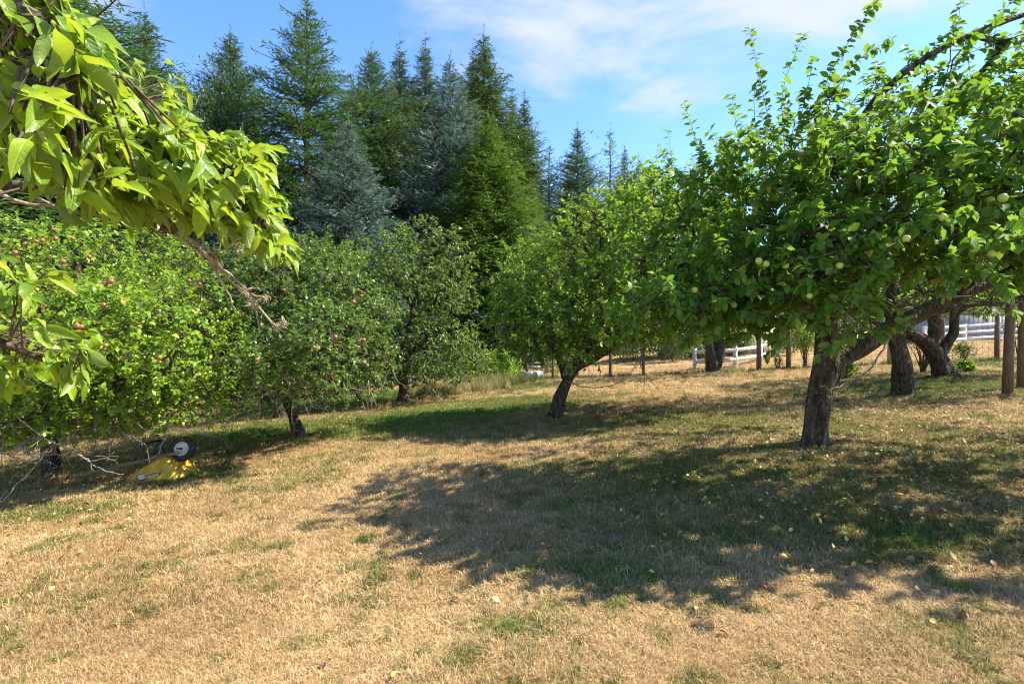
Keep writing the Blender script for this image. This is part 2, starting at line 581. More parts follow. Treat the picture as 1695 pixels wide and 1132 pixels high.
M['rim'] = plain_mat('rim_paint', [(.3, (.42, .41, .36)), (.7, (.60, .59, .54))], .45, 14, .1)
M['steel'] = plain_mat('dark_steel', [(.3, (.02, .02, .02)), (.7, (.06, .055, .05))], .6, 20, .1, .4)
M['hub'] = plain_mat('rust', [(.3, (.06, .03, .015)), (.7, (.16, .08, .04))], .8, 30, .2)
M['old_wood'] = plain_mat('old_wood', [(.3, (.07, .058, .036)), (.7, (.19, .16, .105))], .9, 10, .3, stretch=(.6, 6, 6))
M['red_wood'] = plain_mat('red_wood', [(.3, (.10, .04, .025)), (.7, (.22, .09, .055))], .85, 12, .2, stretch=(.5, 5, 5))
M['decal_dark'] = plain_mat('decal_dark', [(.3, (.02, .02, .022)), (.7, (.05, .05, .055))], .5, 10, .0)
M['decal_silver'] = plain_mat('decal_silver', [(.35, (.20, .20, .21)), (.6, (.55, .55, .55))], .5, 70, .0)
M['box_white'] = plain_mat('box_white', [(.3, (.32, .33, .35)), (.7, (.46, .47, .49))], .6, 6, .1)
M['pink'] = plain_mat('pink_plastic', [(.3, (.60, .28, .40)), (.7, (.70, .38, .50))], .5, 6, .0)


def apple_mat(name, a, b, c):
    m, nt = mat(name)
    tco = nd(nt, 'ShaderNodeTexCoord')
    n1 = nd(nt, 'ShaderNodeTexNoise', {'Vector': tco.outputs['Object'], 'Scale': 18.0, 'Detail': 4.0})
    cc = ramp(nt, n1.outputs['Fac'], [(.3, a), (.5, b), (.7, c)])
    bs = nd(nt, 'ShaderNodeBsdfPrincipled', {'Base Color': cc, 'Roughness': .35})
    out(nt, bs.outputs[0])
    return m


M['red_apple'] = apple_mat('red_apple', (.19, .035, .03), (.27, .08, .05), (.32, .19, .07))
M['green_apple'] = apple_mat('green_apple', (.24, .34, .05), (.33, .42, .07), (.45, .46, .10))

# ------------------------------------------------------------------ lawn: how green each place is
GREEN = []
for (px, py, amp, rx, ry) in [
    (400, 712, .75, 2.2, .9), (640, 712, .75, 2.0, .8), (740, 690, .7, 2.4, .8), (860, 676, .6, 2.2, .8), (560, 660, 1.5, 3.2, 1.8), (455, 682, 1.0, 2.0, 1.6), (660, 690, .55, 2.2, 1.4), (350, 735, .55, 1.6, .8),
    (280, 800, .25, 1.2, .5), (60, 850, .55, .9, .5), (30, 780, .4, 1.6, 1.0), (820, 668, .75, 2.6, 1.4), (900, 640, .6, 3, 1.2),
    (1000, 790, .20, 1.1, 1.0), (1130, 770, .27, 1.5, 1.2), (1060, 860, .18, .9, .45), (1280, 790, .22, 2.0, 1.0), (1450, 830, .16, 1.6, .9), (1250, 900, .14, 1.2, .5), (1100, 700, .5, 2.5, 1.2),
    (1400, 700, .25, 2.2, 1.4), (1450, 640, .40, 3.0, 2.0), (1620, 640, .5, 2.4, 1.8), (1600, 740, .35, 1.6, 1.0), (1650, 900, .30, .7, .35),
    (1560, 1040, .35, .35, .2), (100, 1000, .2, .3, .2), (1200, 618, .6, 6, .7), (1000, 622, .5, 5, .7), (700, 655, .3, 2, 1), (1480, 880, .25, .8, .4),
    (1640, 600, .75, 3, 1.6)]:
    g0 = G(px, py)
    GREEN.append((g0[0], g0[1], amp, rx, ry))


def green(x, y):
    v = 0.07 + 0.34 * np.clip((vnoise(x * .8 + 30, y * .8 + 30, 11) - .5) * 2, -1, 1) ** 2 * (vnoise(x * .8 + 30, y * .8 + 30, 11) > .5)
    v = v + .55 * np.clip(vnoise(x * 4.2 + 77, y * 4.2 + 77, 13) - .66, 0, 1) / .34 + .75 * np.clip(vnoise(x * 9 + 177, y * 9 + 177, 14) - .80, 0, 1) / .2
    for (a, b, amp, rx, ry) in GREEN:
        v = v + amp * np.exp(-((x - a) / rx) ** 2 - ((y - b) / ry) ** 2)
    paddock = 1 / (1 + np.exp(-(y - 17.6 - .02 * x) * 3)) * (x > 2)
    v = v * (1 - .85 * paddock * (np.hypot(x - 8, y - 20.5) > 1))
    return np.clip(v * (.75 + .5 * vnoise(x * 2.1 + 10, y * 2.1 + 10, 17)), 0, 1.25)


BARE = []
for (px, py, rx, ry) in [(1012, 886, .26, .13), (1135, 853, .20, .09), (1500, 836, .22, .08), (1345, 742, .45, .25), (497, 726, .3, .2), (918, 694, .4, .25), (1640, 735, .4, .12), (820, 830, .12, .06), (330, 930, .14, .07)]:
    g0 = G(px, py)
    BARE.append((g0[0], g0[1], rx, ry))


def bare(x, y):
    v = np.zeros_like(np.asarray(x, float))
    for (a, b, rx, ry) in BARE:
        v = np.maximum(v, np.exp(-(((x - a) / rx) ** 2 + ((y - b) / ry) ** 2) ** 1.5))
    return np.clip(v * (.5 + vnoise(x * 9 + 3, y * 9 + 3, 41)), 0, 1)


def axis(lo, hi, core0, core1, step, grow=1.12):
    a = list(np.arange(core0, core1, step))
    s = step
    while a[-1] < hi:
        s *= grow
        a.append(a[-1] + s)
    s = step
    while a[0] > lo:
        s *= grow
        a.insert(0, a[0] - s)
    return np.array(a)


gx = axis(-700, 700, -9, 12, .085)
gy = axis(-60, 1200, .4, 14, .085, 1.08)
XX, YY = np.meshgrid(gx, gy)
ZZ = gz(XX, YY) + .012 * (vnoise(XX * 5 + 500, YY * 5 + 500, 21) - .5)
Vg = np.stack([XX, YY, ZZ], -1).reshape(-1, 3)
ny, nx = XX.shape
ii, jj = np.meshgrid(np.arange(ny - 1), np.arange(nx - 1), indexing='ij')
Fg = np.stack([ii * nx + jj, ii * nx + jj + 1, (ii + 1) * nx + jj + 1, (ii + 1) * nx + jj], -1).reshape(-1, 4)

STRAW = [(.30, (.22, .145, .065)), (.5, (.40, .275, .13)), (.72, (.55, .41, .22))]
m, nt = mat('lawn_ground')
tco = nd(nt, 'ShaderNodeTexCoord')
at = nd(nt, 'ShaderNodeAttribute', attribute_name='green')
n1 = nd(nt, 'ShaderNodeTexNoise', {'Vector': tco.outputs['Object'], 'Scale': 1.6, 'Detail': 5.0, 'Roughness': .6})
n2 = nd(nt, 'ShaderNodeTexNoise', {'Vector': tco.outputs['Object'], 'Scale': 38.0, 'Detail': 8.0, 'Roughness': .75})
nm = nd(nt, 'ShaderNodeMix', data_type='FLOAT')
nm.inputs['Factor'].default_value = .6
nt.links.new(n1.outputs['Fac'], nm.inputs['A'])
nt.links.new(n2.outputs['Fac'], nm.inputs['B'])
c1 = ramp(nt, nm.outputs['Result'], STRAW)
c2 = ramp(nt, nm.outputs['Result'], [(.3, (.045, .065, .010)), (.5, (.09, .12, .018)), (.7, (.17, .19, .045))])
mm = nd(nt, 'ShaderNodeMix', data_type='RGBA')
nt.links.new(at.outputs['Fac'], mm.inputs['Factor'])
nt.links.new(c1, mm.inputs['A'])
nt.links.new(c2, mm.inputs['B'])
bp = nd(nt, 'ShaderNodeBump', {'Height': n2.outputs['Fac'], 'Strength': .9, 'Distance': .03})
ab = nd(nt, 'ShaderNodeAttribute', attribute_name='bare')
c3 = ramp(nt, nm.outputs['Result'], [(.3, (.11, .08, .048)), (.7, (.27, .21, .135))])
m3 = nd(nt, 'ShaderNodeMix', data_type='RGBA')
nt.links.new(ab.outputs['Fac'], m3.inputs['Factor'])
nt.links.new(mm.outputs['Result'], m3.inputs['A'])
nt.links.new(c3, m3.inputs['B'])
bs = nd(nt, 'ShaderNodeBsdfPrincipled', {'Base Color': m3.outputs['Result'], 'Roughness': .95, 'Normal': bp.outputs[0], 'Specular IOR Level': .1})
out(nt, bs.outputs[0])
M['lawn'] = m
link('lawn', make_mesh('lawn', Vg, Fg, m, extra={'green': np.clip(green(Vg[:, 0], Vg[:, 1]), 0, 1), 'bare': bare(Vg[:, 0], Vg[:, 1])}), kind='structure')

# ------------------------------------------------------------------ leaves
def leaf_proto(n=2, w=.30, fold=.25, curl=.2, wave=0.0, pet=.12, ph=0.0, peak=.45, twist=0.0):
    """unit-length leaf along +y, width along x, face up +z; n stations between base and tip"""
    V = [[0, -pet, .0], [0, 0, 0]]
    ts = (np.arange(n) + 1) / (n + 1)
    for t in ts:
        e = math.log(.5) / math.log(peak)
        hw = w * math.sin(math.pi * t ** e) ** .8
        z = -curl * t * t
        wv = wave * math.sin(t * 9 + ph)
        wv2 = wave * math.sin(t * 8 + ph + 2.1)
        tw = twist * t
        V += [[-hw, t, z + fold * hw + wv - tw * hw], [0, t, z], [hw, t, z + fold * hw + wv2 + tw * hw]]
    V.append([0, 1, -curl])
    V = np.array(V)
    Fs = [[1, 3 - 0, 2], [1, 4, 3]]
    for i in range(n - 1):
        a, b = 2 + 3 * i, 5 + 3 * i
        Fs += [[a, a + 1, b], [a + 1, b + 1, b], [a + 1, a + 2, b + 1], [a + 2, b + 2, b + 1]]
    a, t = 2 + 3 * (n - 1), len(V) - 1
    Fs += [[a, a + 1, t], [a + 1, a + 2, t]]
    V[0] = [0.0, -pet, .02]
    # petiole as a thin triangle
    V = np.concatenate([V, [[.018, 0, 0], [-.018, 0, 0]]])
    Fs += [[0, len(V) - 2, len(V) - 1]]
    return V, np.array(Fs)


def kite(w=.3, fold=.3, curl=.15):
    V = np.array([[0, 0, 0], [-w, .45, fold * w], [0, 1, -curl], [w, .45, fold * w]])
    return V, np.array([[0, 2, 1], [0, 3, 2]])


NEAR_P = [leaf_proto(7, .165 + .055 * random.random(), random.uniform(.2, 1.2), random.uniform(.1, .85), random.uniform(.03, .095), .30, random.uniform(0, 6), .40, random.uniform(-1.1, 1.1)) for _ in range(14)]
MID_P = [leaf_proto(3, .29 + .07 * random.random(), random.uniform(.1, .5), random.uniform(.05, .45), random.uniform(0, .04), .2, random.uniform(0, 6), .48, random.uniform(-.3, .3)) for _ in range(7)]
LOW_P = [leaf_proto(1, .30 + .06 * random.random(), random.uniform(.1, .5), random.uniform(.05, .4), 0, .0, 0, .47)for _ in range(4)]
FAR_P = [kite(.27, .25, .1), kite(.32, .4, .25), kite(.30, .1, .05)]


def leaf_tint(v, t):
    return np.stack([np.full(len(v), t), v[:, 0], v[:, 1]], 1)


def frames(D, N):
    D = unit(D)
    B = unit(np.cross(D, N))
    N = np.cross(B, D)
    return np.stack([B, D, N], -1)      # columns


def scatter(protos, Pn, Rm, S, tint, pick=None):
    Vs, Fs, Ts, n = [], [], [], 0
    if pick is None:
        pick = rng.integers(0, len(protos), len(Pn))
    for i, (v, f) in enumerate(protos):
        s = np.where(pick == i)[0]
        if not len(s):
            continue
        W = np.einsum('nij,kj->nki', Rm[s], v) * S[s][:, None, None] + Pn[s][:, None]
        Vs.append(W.reshape(-1, 3))
        Fs.append((np.arange(len(s))[:, None, None] * len(v) + f[None]).reshape(-1, 3) + n)
        Ts.append(np.stack([np.repeat(tint[s], len(v)), np.tile(v[:, 0], len(s)), np.tile(v[:, 1], len(s))], 1) if len(v) > 8 else np.repeat(tint[s], len(v)))
        n += len(s) * len(v)
    return np.concatenate(Vs), np.concatenate(Fs), np.concatenate(Ts)


def project(p):
    d = np.maximum(p[:, 1], .05)
    return CX + p[:, 0] / d * F, CY - (p[:, 2] - CAM_H) / d * F


def apple_mesh(name, material):
    prof = [(.0, -.42), (.12, -.46), (.28, -.44), (.42, -.30), (.5, -.05), (.5, .12), (.43, .32), (.28, .43), (.13, .42), (.04, .34), (0.0, .31)]
    b = MB().lathe(prof, 12)
    b.tube([(0, 0, .31), (.02, 0, .45), (.06, .01, .58)], .025, 4)
    V = np.concatenate(b.V)
    return make_mesh(name, V, [np.concatenate(f) for f in b.F.values() if f], material)


APPLE = {'red': apple_mesh('red_apple', M['red_apple']), 'green': apple_mesh('green_apple', M['green_apple'])}


def local_mesh(name, V, Fs, material, root, kind=None, tint=None):
    V = np.asarray(V) - np.array(root.location)[None]
    return link(name, make_mesh(name, V, Fs, material, tint=tint), root, kind)


def grow(nodes, attract, jit=.05, step=.16, sag=.10):
    """join each attractor to the nearest node by a bent twig; returns nodes, parents, tips"""
    cap = len(nodes) + len(attract) * 14 + 10
    NP = np.zeros((cap, 3))
    par = np.full(cap, -1)
    n = len(nodes)
    NP[:n] = nodes
    d0 = np.array([np.min(np.sum((nodes - a) ** 2, 1)) for a in attract])
    tips = np.zeros(len(attract), int)
    for q in np.argsort(d0):
        a = attract[q]
        dd = np.sum((NP[:n] - a) ** 2, 1)
        i = int(np.argmin(dd))
        L = math.sqrt(dd[i])
        m = int(min(12, max(1, round(L / step))))
        prev = i
        p0 = NP[i].copy()
        off = rng.normal(0, jit, 3) * min(1.5, L * 1.5)
        for s in range(1, m + 1):
            t = s / m
            p = p0 * (1 - t) + a * t + off * math.sin(math.pi * t) + np.array([0, 0, sag * L]) * math.sin(math.pi * t)
            if s < m:
                p = p + rng.normal(0, .012, 3)
            NP[n] = p
            par[n] = prev
            prev = n
            n += 1
        tips[q] = prev
    return NP[:n], par[:n], tips


def orchard_tree(name, label, base, limbs, blobs, ncl, leaf, leafmat, protos, per=(10, 18), shoots=(), dead=(), apples=(), apple='red',
                 group='orchard trees', nparts=0, upright=.5, droop=.3, stwigs=True, lap=.8, tshift=0.0, hang=0, bark='bark', flare=1.5, shell=.45, part_protos=None, seedmul=1):
    """base: ground point. limbs: list of ([(px,py,dd)...],[radii]); first one is the trunk. blobs: (px,py,dd,rx_px,ry_px,rd)"""
    D0 = base[1]
    root = thing(name, label, 'tree', base, group=group)
    loc = base
    # trunk and limbs
    nodes = []
    for li, (pts, rads) in enumerate(limbs):
        W = np.array([P(a, b, D0 + c) for a, b, c in pts])
        if li == 0:
            W[0] = base + np.array([0, 0, -.08])
            rads = list(rads)
        pr, rr = resample(W, rads, .07 if li == 0 else .09)
        if li == 0:
            h = np.linalg.norm(pr - pr[0], axis=1)
            rr = rr * (1 + (flare - 1) * np.exp(-h / .10))
        k = 16 if li == 0 else (10 if max(rads) > .07 else 7)
        V, Fq, Ft = tube(pr, rr, k, True, .22 if li == 0 else .14, 31 * seedmul + li)
        local_mesh('trunk' if li == 0 else 'limb', V, [Fq, Ft], M[bark], root)
        if li == 0:
            s = pr[:, 2] > base[2] + (pr[-1, 2] - base[2]) * .45
            nodes.append(pr[s] if s.any() else pr[-1:])
        else:
            nodes.append(pr[len(pr) // 4:])
    nodes = np.concatenate(nodes)
    # attractors in the crown blobs; a blob with a seventh value holds bare twigs only
    A, AC, BT = [], [], []
    vol = np.array([b[3] * b[4] * (b[5] + .3) * (.22 if b[0] > 1900 else .5 if protos is MID_P and b[1] < 240 else 1) for b in blobs], float)
    cnt = np.maximum(1, (vol ** .75 / np.sum(vol ** .75) * ncl)).astype(int)
    for b, c in zip(blobs, cnt):
        d = D0 + b[2]
        C = P(b[0], b[1], d)
        rad = np.array([b[3] / F * d, b[5], b[4] / F * d])
        u = unit(rng.normal(0, 1, (c, 3)))
        r_ = (shell + (1 - shell) * rng.random(c)) ** .6
        r_ = np.where(rng.random(c) < .25, rng.random(c) ** .5, r_)
        p = C + u * r_[:, None] * rad
        A.append(p)
        AC.append(np.repeat(C[None], c, 0))
        BT.append(np.full(c, len(b) > 6))
    A, AC, BT = np.concatenate(A), np.concatenate(AC), np.concatenate(BT)
    ok = A[:, 2] > gz(A[:, 0], A[:, 1]) + .5
    A, AC, BT = A[ok], AC[ok], BT[ok]
    NP, par, tips = grow(nodes, A)
    n0 = len(nodes)
    w = np.zeros(len(NP))
    w[tips] += 1
    for i in range(len(NP) - 1, n0 - 1, -1):
        if par[i] >= 0:
            w[par[i]] += w[i]
    e = np.arange(n0, len(NP))
    rr = .0026 * np.sqrt(np.maximum(w, 1)) + .0008
    rr = np.minimum(rr, .05)
    P0, P1, r0, r1 = NP[par[e]], NP[e], np.where(par[e] >= n0, rr[par[e]], rr[e]), rr[e]
    # leafy shoots at the tips
    LP, LD, LN, TT = [], [], [], []
    SP0, SP1, SR0, SR1 = [], [], [], []
    dirs = unit(unit(A - AC) * .7 + np.array([0, 0, upright]) + rng.normal(0, .5, A.shape))
    sl = rng.uniform(.10, .34, len(A))

    def leaves_along(p, d, L, n, curve=None):
        t = np.sort(rng.random(n)) ** .9 if n > 1 else np.array([.8])
        q = p + d * (t * L)[:, None] if curve is None else curve(t)
        ang = np.arange(n) * 2.4 + rng.random() * 6
        s1 = unit(np.cross(d, (.3, .2, 1)))
        s2 = np.cross(d, s1)
        rad = np.cos(ang)[:, None] * s1 + np.sin(ang)[:, None] * s2
        dd = d * .45 + rad * .9 + np.array([0, 0, -droop]) + rng.normal(0, .25, (n, 3))
        LP.append(q)
        LD.append(dd)
        nn = np.array([0, 0, 1.0]) + d * .2 + np.array(to_sun) * .35 + rng.normal(0, .45, (n, 3))
        LN.append(nn)
        TT.append(np.full(n, rng.normal(0, .12)))
    for i in range(len(A)):
        if not BT[i]:
            leaves_along(A[i], dirs[i], sl[i], int(rng.integers(per[0], per[1])))
    SP0.append(A)
    SP1.append(A + dirs * sl[:, None])
    SR0.append(np.full(len(A), .003))
    SR1.append(np.full(len(A), .0012))
    # a few leaves on the twigs inside
    ins = e[(w[e] < 4)]
    if len(ins):
        bset = set(np.concatenate([tips[BT], par[tips[BT]]]).tolist()) if BT.any() else set()
        ins = ins[rng.random(len(ins)) < .5]
        ins = [i for i in ins if i not in bset]
        for i in ins:
            d = unit(NP[i] - NP[par[i]] + rng.normal(0, .05, 3))
            leaves_along(NP[i], d, .06, 3)
    for sh in shoots:
        pts, nl, r_ = sh
        W = np.array([P(a, b, D0 + c) for a, b, c in pts])
        j = int(np.argmin(np.sum((NP - W[0]) ** 2, 1)))
        if np.linalg.norm(NP[j] - W[0]) > .05:
            W = np.concatenate([NP[j][None], W])
        pr, rs = resample(W, np.linspace(r_, .0015, len(W)), .05)
        SP0.append(pr[:-1])
        SP1.append(pr[1:])
        SR0.append(rs[:-1])
        SR1.append(rs[1:])
        tt = np.linspace(.12, 1, nl)
        ix = np.clip((tt * (len(pr) - 1)).astype(int), 0, len(pr) - 2)
        for k_ in ix:
            d = unit(pr[k_ + 1] - pr[k_])
            leaves_along(pr[k_], d, .03, int(rng.integers(2, 5)))
    P0 = np.concatenate([P0] + SP0)
    P1 = np.concatenate([P1] + SP1)
    r0 = np.concatenate([r0] + SR0)
    r1 = np.concatenate([r1] + SR1)
    thick = np.maximum(r0, r1) > .010
    for s, k in ((thick, 6), (~thick, 3)):
        if s.any():
            V, Fq = segs_mesh(P0[s], P1[s], r0[s], r1[s], k)
            local_mesh('branches' if k == 6 else 'twigs', V, Fq, M['bark' if k == 6 else 'twig'], root, 'stuff')
    # dead, bare twigs hanging below the crown
    DP = []
    for pts, r_ in dead:
        W = np.array([P(a, b, D0 + c) for a, b, c in pts])
        pr, rs = resample(W, np.linspace(r_, r_ * .3, len(W)), .06)
        pr[1:-1] += rng.normal(0, .006, pr[1:-1].shape)
        mb = MB()
        mb.tube(pr, rs, 5, True)
        for k_ in range(max(2, int(len(pr) * .35))):
            i = int(rng.integers(1, len(pr)))
            d = unit(rng.normal(0, 1, 3) + unit(pr[i] - pr[i - 1]) * .8)
            L = rng.uniform(.05, .22)
            mid = pr[i] + d * L * .5 + rng.normal(0, .012, 3)
            tip = pr[i] + d * L + rng.normal(0, .02, 3) + np.array([0, 0, -.02])
            mb.tube([pr[i], mid, tip], [r_ * .4, r_ * .3, .0015], 4, False)
        Vd = np.concatenate(mb.V)
        local_mesh('dead_branch', Vd, [np.concatenate(f) for f in mb.F.values() if f], M['dead'], root)
    if hang:
        low = np.where(A[:, 2] < np.quantile(A[:, 2], .22))[0]
        H0, H1, h0, h1 = [], [], [], []
        for i in rng.choice(low, hang):
            p = A[i].copy()
            d = unit(np.array([rng.normal(0, .5), rng.normal(0, .4), -.75]))
            r_ = rng.uniform(.004, .009)
            for s in range(int(rng.integers(4, 9))):
                q = p + d * rng.uniform(.06, .13)
                if q[2] < gz(q[0], q[1]) + .12:
                    break
                H0.append(p)
                H1.append(q)
                h0.append(r_)
                h1.append(r_ * .8)
                if rng.random() < .6:
                    s_ = unit(d + rng.normal(0, .8, 3))
                    H0.append(q)
                    H1.append(q + s_ * rng.uniform(.04, .14))
                    h0.append(r_ * .6)
                    h1.append(.0015)
                p = q
                d = unit(d + rng.normal(0, .28, 3))
                r_ *= .8
        if H0:
            V, Fq = segs_mesh(H0, H1, np.array(h0), np.array(h1), 4)
            local_mesh('dead_twigs', V, Fq, M['dead'], root, 'stuff')
    LP, LD, LN = np.concatenate(LP), np.concatenate(LD), np.concatenate(LN)
    tint = np.clip(.45 + np.concatenate(TT) + rng.normal(0, .25, len(LP)) + tshift, 0, .97)
    tint[rng.random(len(LP)) < .006] = 1.0
    Rm = frames(LD, LN)
    S = leaf * rng.uniform(.6, 1.25, len(LP))
    keep = np.ones(len(LP), bool)
    # the largest leaves in view are parts of their own
    if nparts:
        px, py = project(LP)
        size = S / np.maximum(np.linalg.norm(LP - np.array([0, 0, CAM_H]), axis=1), .2)
        inside = (px > 5) & (px < 1690) & (py > 5) & (py < 1127) & (LP[:, 1] > .3)
        order = np.argsort(-np.where(inside, size, -1))[:nparts]
        pp = part_protos or protos
        lib = {}
        for i in order:
            k = int(rng.integers(0, len(pp)))
            tb = int(round(min(float(tint[i]), 1.0) * 6))
            if (k, tb) not in lib:
                v, f = pp[k]
                lib[(k, tb)] = make_mesh('leaf', v, [f], M[leafmat], tint=leaf_tint(v, min(tb / 6, .985 if tint[i] < 1 else 1)))
            o = link('leaf', lib[(k, tb)], root)
            m4 = np.eye(4)
            m4[:3, :3] = Rm[i] * S[i]
            m4[:3, 3] = LP[i] - loc
            o.matrix_basis = Matrix(m4.tolist())
        keep[order] = False
    if protos is MID_P:
        pxx = project(LP)[0]
        near = (LP[:, 1] < 5.0) & (pxx < 1760)
        for sel, pr_ in ((keep & near, MID_P), (keep & ~near, LOW_P)):
            V, Fq, T = scatter(pr_, LP[sel], Rm[sel], S[sel], tint[sel])
            local_mesh('crown', V, Fq, M[leafmat], root, 'stuff', tint=T)
    else:
        V, Fq, T = scatter(protos, LP[keep], Rm[keep], S[keep], tint[keep])
        local_mesh('crown', V, Fq, M[leafmat], root, 'stuff', tint=T)
    # fruit
    if len(apples):
        px, py = project(LP)
        dist = LP[:, 1]
        for (ax, ay, sz) in apples:
            sz *= .85
            near = (np.abs(px - ax) < 14) & (np.abs(py - ay) < 14)
            d = np.min(dist[near]) - .015 if near.any() else D0 - .5
            o = link('apple', APPLE[apple], root)
            o.location = Vector(P(ax, ay, d) - loc)
            o.rotation_euler = (rng.normal(0, .4), rng.normal(0, .4), rng.random() * 6)
            o.scale = (sz, sz, sz)
    return root


# ------------------------------------------------------------------ the big apple tree by the camera
b_main = G(1349, 738)
orchard_tree(
    'apple_tree', 'large apple tree with thick dark forked trunk and big glossy leaves nearest the viewer', b_main,
    [([(1349, 738, 0), (1351, 700, 0), (1357, 650, 0), (1366, 600, 0), (1370, 545, 0), (1372, 500, -.05), (1382, 430, -.3), (1402, 330, -.5), (1420, 240, -.5)],
      [.165, .155, .145, .155, .13, .11, .09, .07, .045]),
     ([(1366, 640, .02), (1388, 598, .08), (1440, 565, .2), (1510, 525, .3), (1590, 490, .3), (1680, 450, .2), (1850, 380, -.4), (2050, 300, -1.2)], [.12, .12, .115, .10, .08, .07, .05, .02]),
     ([(1370, 530, 0), (1320, 508, -.4), (1250, 500, -.6), (1180, 480, -.6), (1110, 450, -.5)], [.10, .085, .065, .045, .02]),
     ([(1372, 525, 0), (1380, 470, -1.0), (1405, 420, -1.8), (1420, 390, -2.5)], [.09, .07, .05, .025]),
     ([(1374, 500, 0), (1450, 400, .4), (1530, 300, .5), (1620, 210, .3)], [.10, .08, .06, .03]),
     ([(1402, 330, -.5), (1425, 205, -.9), (1480, 135, -1.2), (1570, 75, -1.3), (1695, 25, -1.3), (1800, -5, -1.3)], [.05, .04, .035, .03, .025, .012]),
     ([(1380, 440, -.2), (1480, 380, -1.2), (1590, 330, -1.9), (1700, 300, -2.3)], [.08, .06, .045, .02])],
    [(1240, 400, -1.2, 140, 130, 1.1), (1330, 330, -1.5, 150, 140, 1.2), (1470, 330, -2.0, 190, 120, 1.0), (1600, 300, -2.0, 190, 150, 1.1),
     (1330, 455, -2.3, 95, 75, .6), (1150, 420, -1.0, 90, 120, 1.0), (1560, 210, -1.0, 200, 100, 1.3), (1690, 380, -2.4, 110, 70, .8),
     (1250, 300, -.6, 110, 70, 1.0), (1700, 180, -1.6, 130, 120, 1.0), (1590, 450, -.6, 170, 70, 1.4, 'bare'), (1470, 440, -.6, 90, 90, 1.2, 'bare'), (1250, 520, -.3, 110, 35, 1.2, 'bare'), (1450, 230, -.8, 90, 70, .9),
     (1480, 300, .8, 260, 120, 1.2), (1230, 470, -.6, 130, 60, .9), (1800, 300, -1.0, 150, 200, 1.5), (1130, 500, -.9, 85, 50, .9), (1260, 515, -1.6, 90, 38, .7), (2080, 260, -2.2, 300, 220, 1.5), (2250, 200, -2.7, 330, 230, .9), (1370, 410, -2.3, 80, 60, .35), (1335, 485, -2.3, 64, 42, .3), (1450, 455, -2.8, 48, 38, .25), (1410, 535, -2.8, 40, 32, .2), (1610, 385, -2.9, 110, 55, .3), (1500, 340, -2.0, 110, 60, .4), (1230, 440, -2.0, 90, 70, .5), (1180, 500, -2.0, 90, 42, .5), (1120, 525, -1.4, 110, 32, .8), (1205, 535, -1.7, 95, 25, .6), (1110, 350, -.4, 80, 80, 1.2), (1090, 515, -1.8, 70, 35, .5), (1290, 520, -2.2, 60, 30, .5), (1880, 420, -1.8, 170, 110, 1.2),
     (2050, 300, -.2, 200, 180, 1.5), (1090, 400, -.4, 70, 120, 1.0)],
    2700, .080, 'apple_leaf', MID_P, per=(13, 25),
    shoots=[([(1290, 290, -1.4), (1268, 180, -1.4), (1240, 48, -1.4)], 26, .008), ([(1300, 260, -1.4), (1296, 150, -1.4), (1332, 55, -1.4)], 22, .007),
            ([(1345, 215, -1.5), (1375, 120, -1.5), (1450, 3, -1.5)], 26, .009), ([(1380, 200, -1.5), (1410, 110, -1.5), (1478, 65, -1.5)], 18, .006),
            ([(1165, 275, -1.3), (1150, 225, -1.3), (1132, 170, -1.3)], 13, .005), ([(1200, 265, -1.2), (1185, 225, -1.2), (1170, 215, -1.2)], 8, .004),
            ([(1225, 255, -1.3), (1218, 205, -1.3), (1211, 155, -1.3)], 11, .005), ([(1115, 300, -.8), (1110, 250, -.8), (1105, 215, -.8)], 9, .004),
            ([(1255, 240, -1.4), (1248, 160, -1.4), (1262, 110, -1.4)], 14, .006), ([(1320, 215, -1.5), (1340, 130, -1.5), (1345, 95, -1.5)], 12, .005),
            ([(1480, 135, -1.2), (1500, 110, -1.2), (1600, 60, -1.2), (1680, 20, -1.2)], 30, .01), ([(1440, 190, -1.1), (1520, 110, -1.2), (1560, 60, -1.3)], 18, .007),
            ([(1570, 75, -1.3), (1585, 40, -1.3), (1590, 0, -1.3)], 12, .005), ([(1640, 130, -1.5), (1645, 70, -1.5), (1650, 30, -1.5)], 12, .005),
            ([(1500, 200, -1.2), (1560, 110, -1.4), (1695, 60, -1.5)], 24, .008), ([(1600, 150, -1.6), (1650, 110, -1.7), (1720, 90, -1.7)], 18, .006),
            ([(1430, 170, -1.0), (1445, 150, -1.3), (1560, 105, -1.5)], 18, .006), ([(1540, 170, -1.3), (1620, 60, -1.3), (1690, -10, -1.3)], 22, .007),
            ([(1660, 440, -3.0), (1670, 480, -3.2), (1680, 520, -3.3)], 3, .004)],
    dead=[([(1470, 560, .1), (1445, 605, .0), (1410, 630, -.1), (1370, 645, -.2)], .012)],
    apples=[(1215, 505, .062), (1256, 432, .06), (1268, 437, .058), (1638, 332, .07), (1660, 328, .07), (1642, 420, .055), (1390, 440, .06), (1300, 440, .055), (1340, 490, .05),
            (1500, 395, .055), (1560, 360, .06), (1150, 480, .06)],
    apple='green', nparts=300, upright=.35, droop=.35)

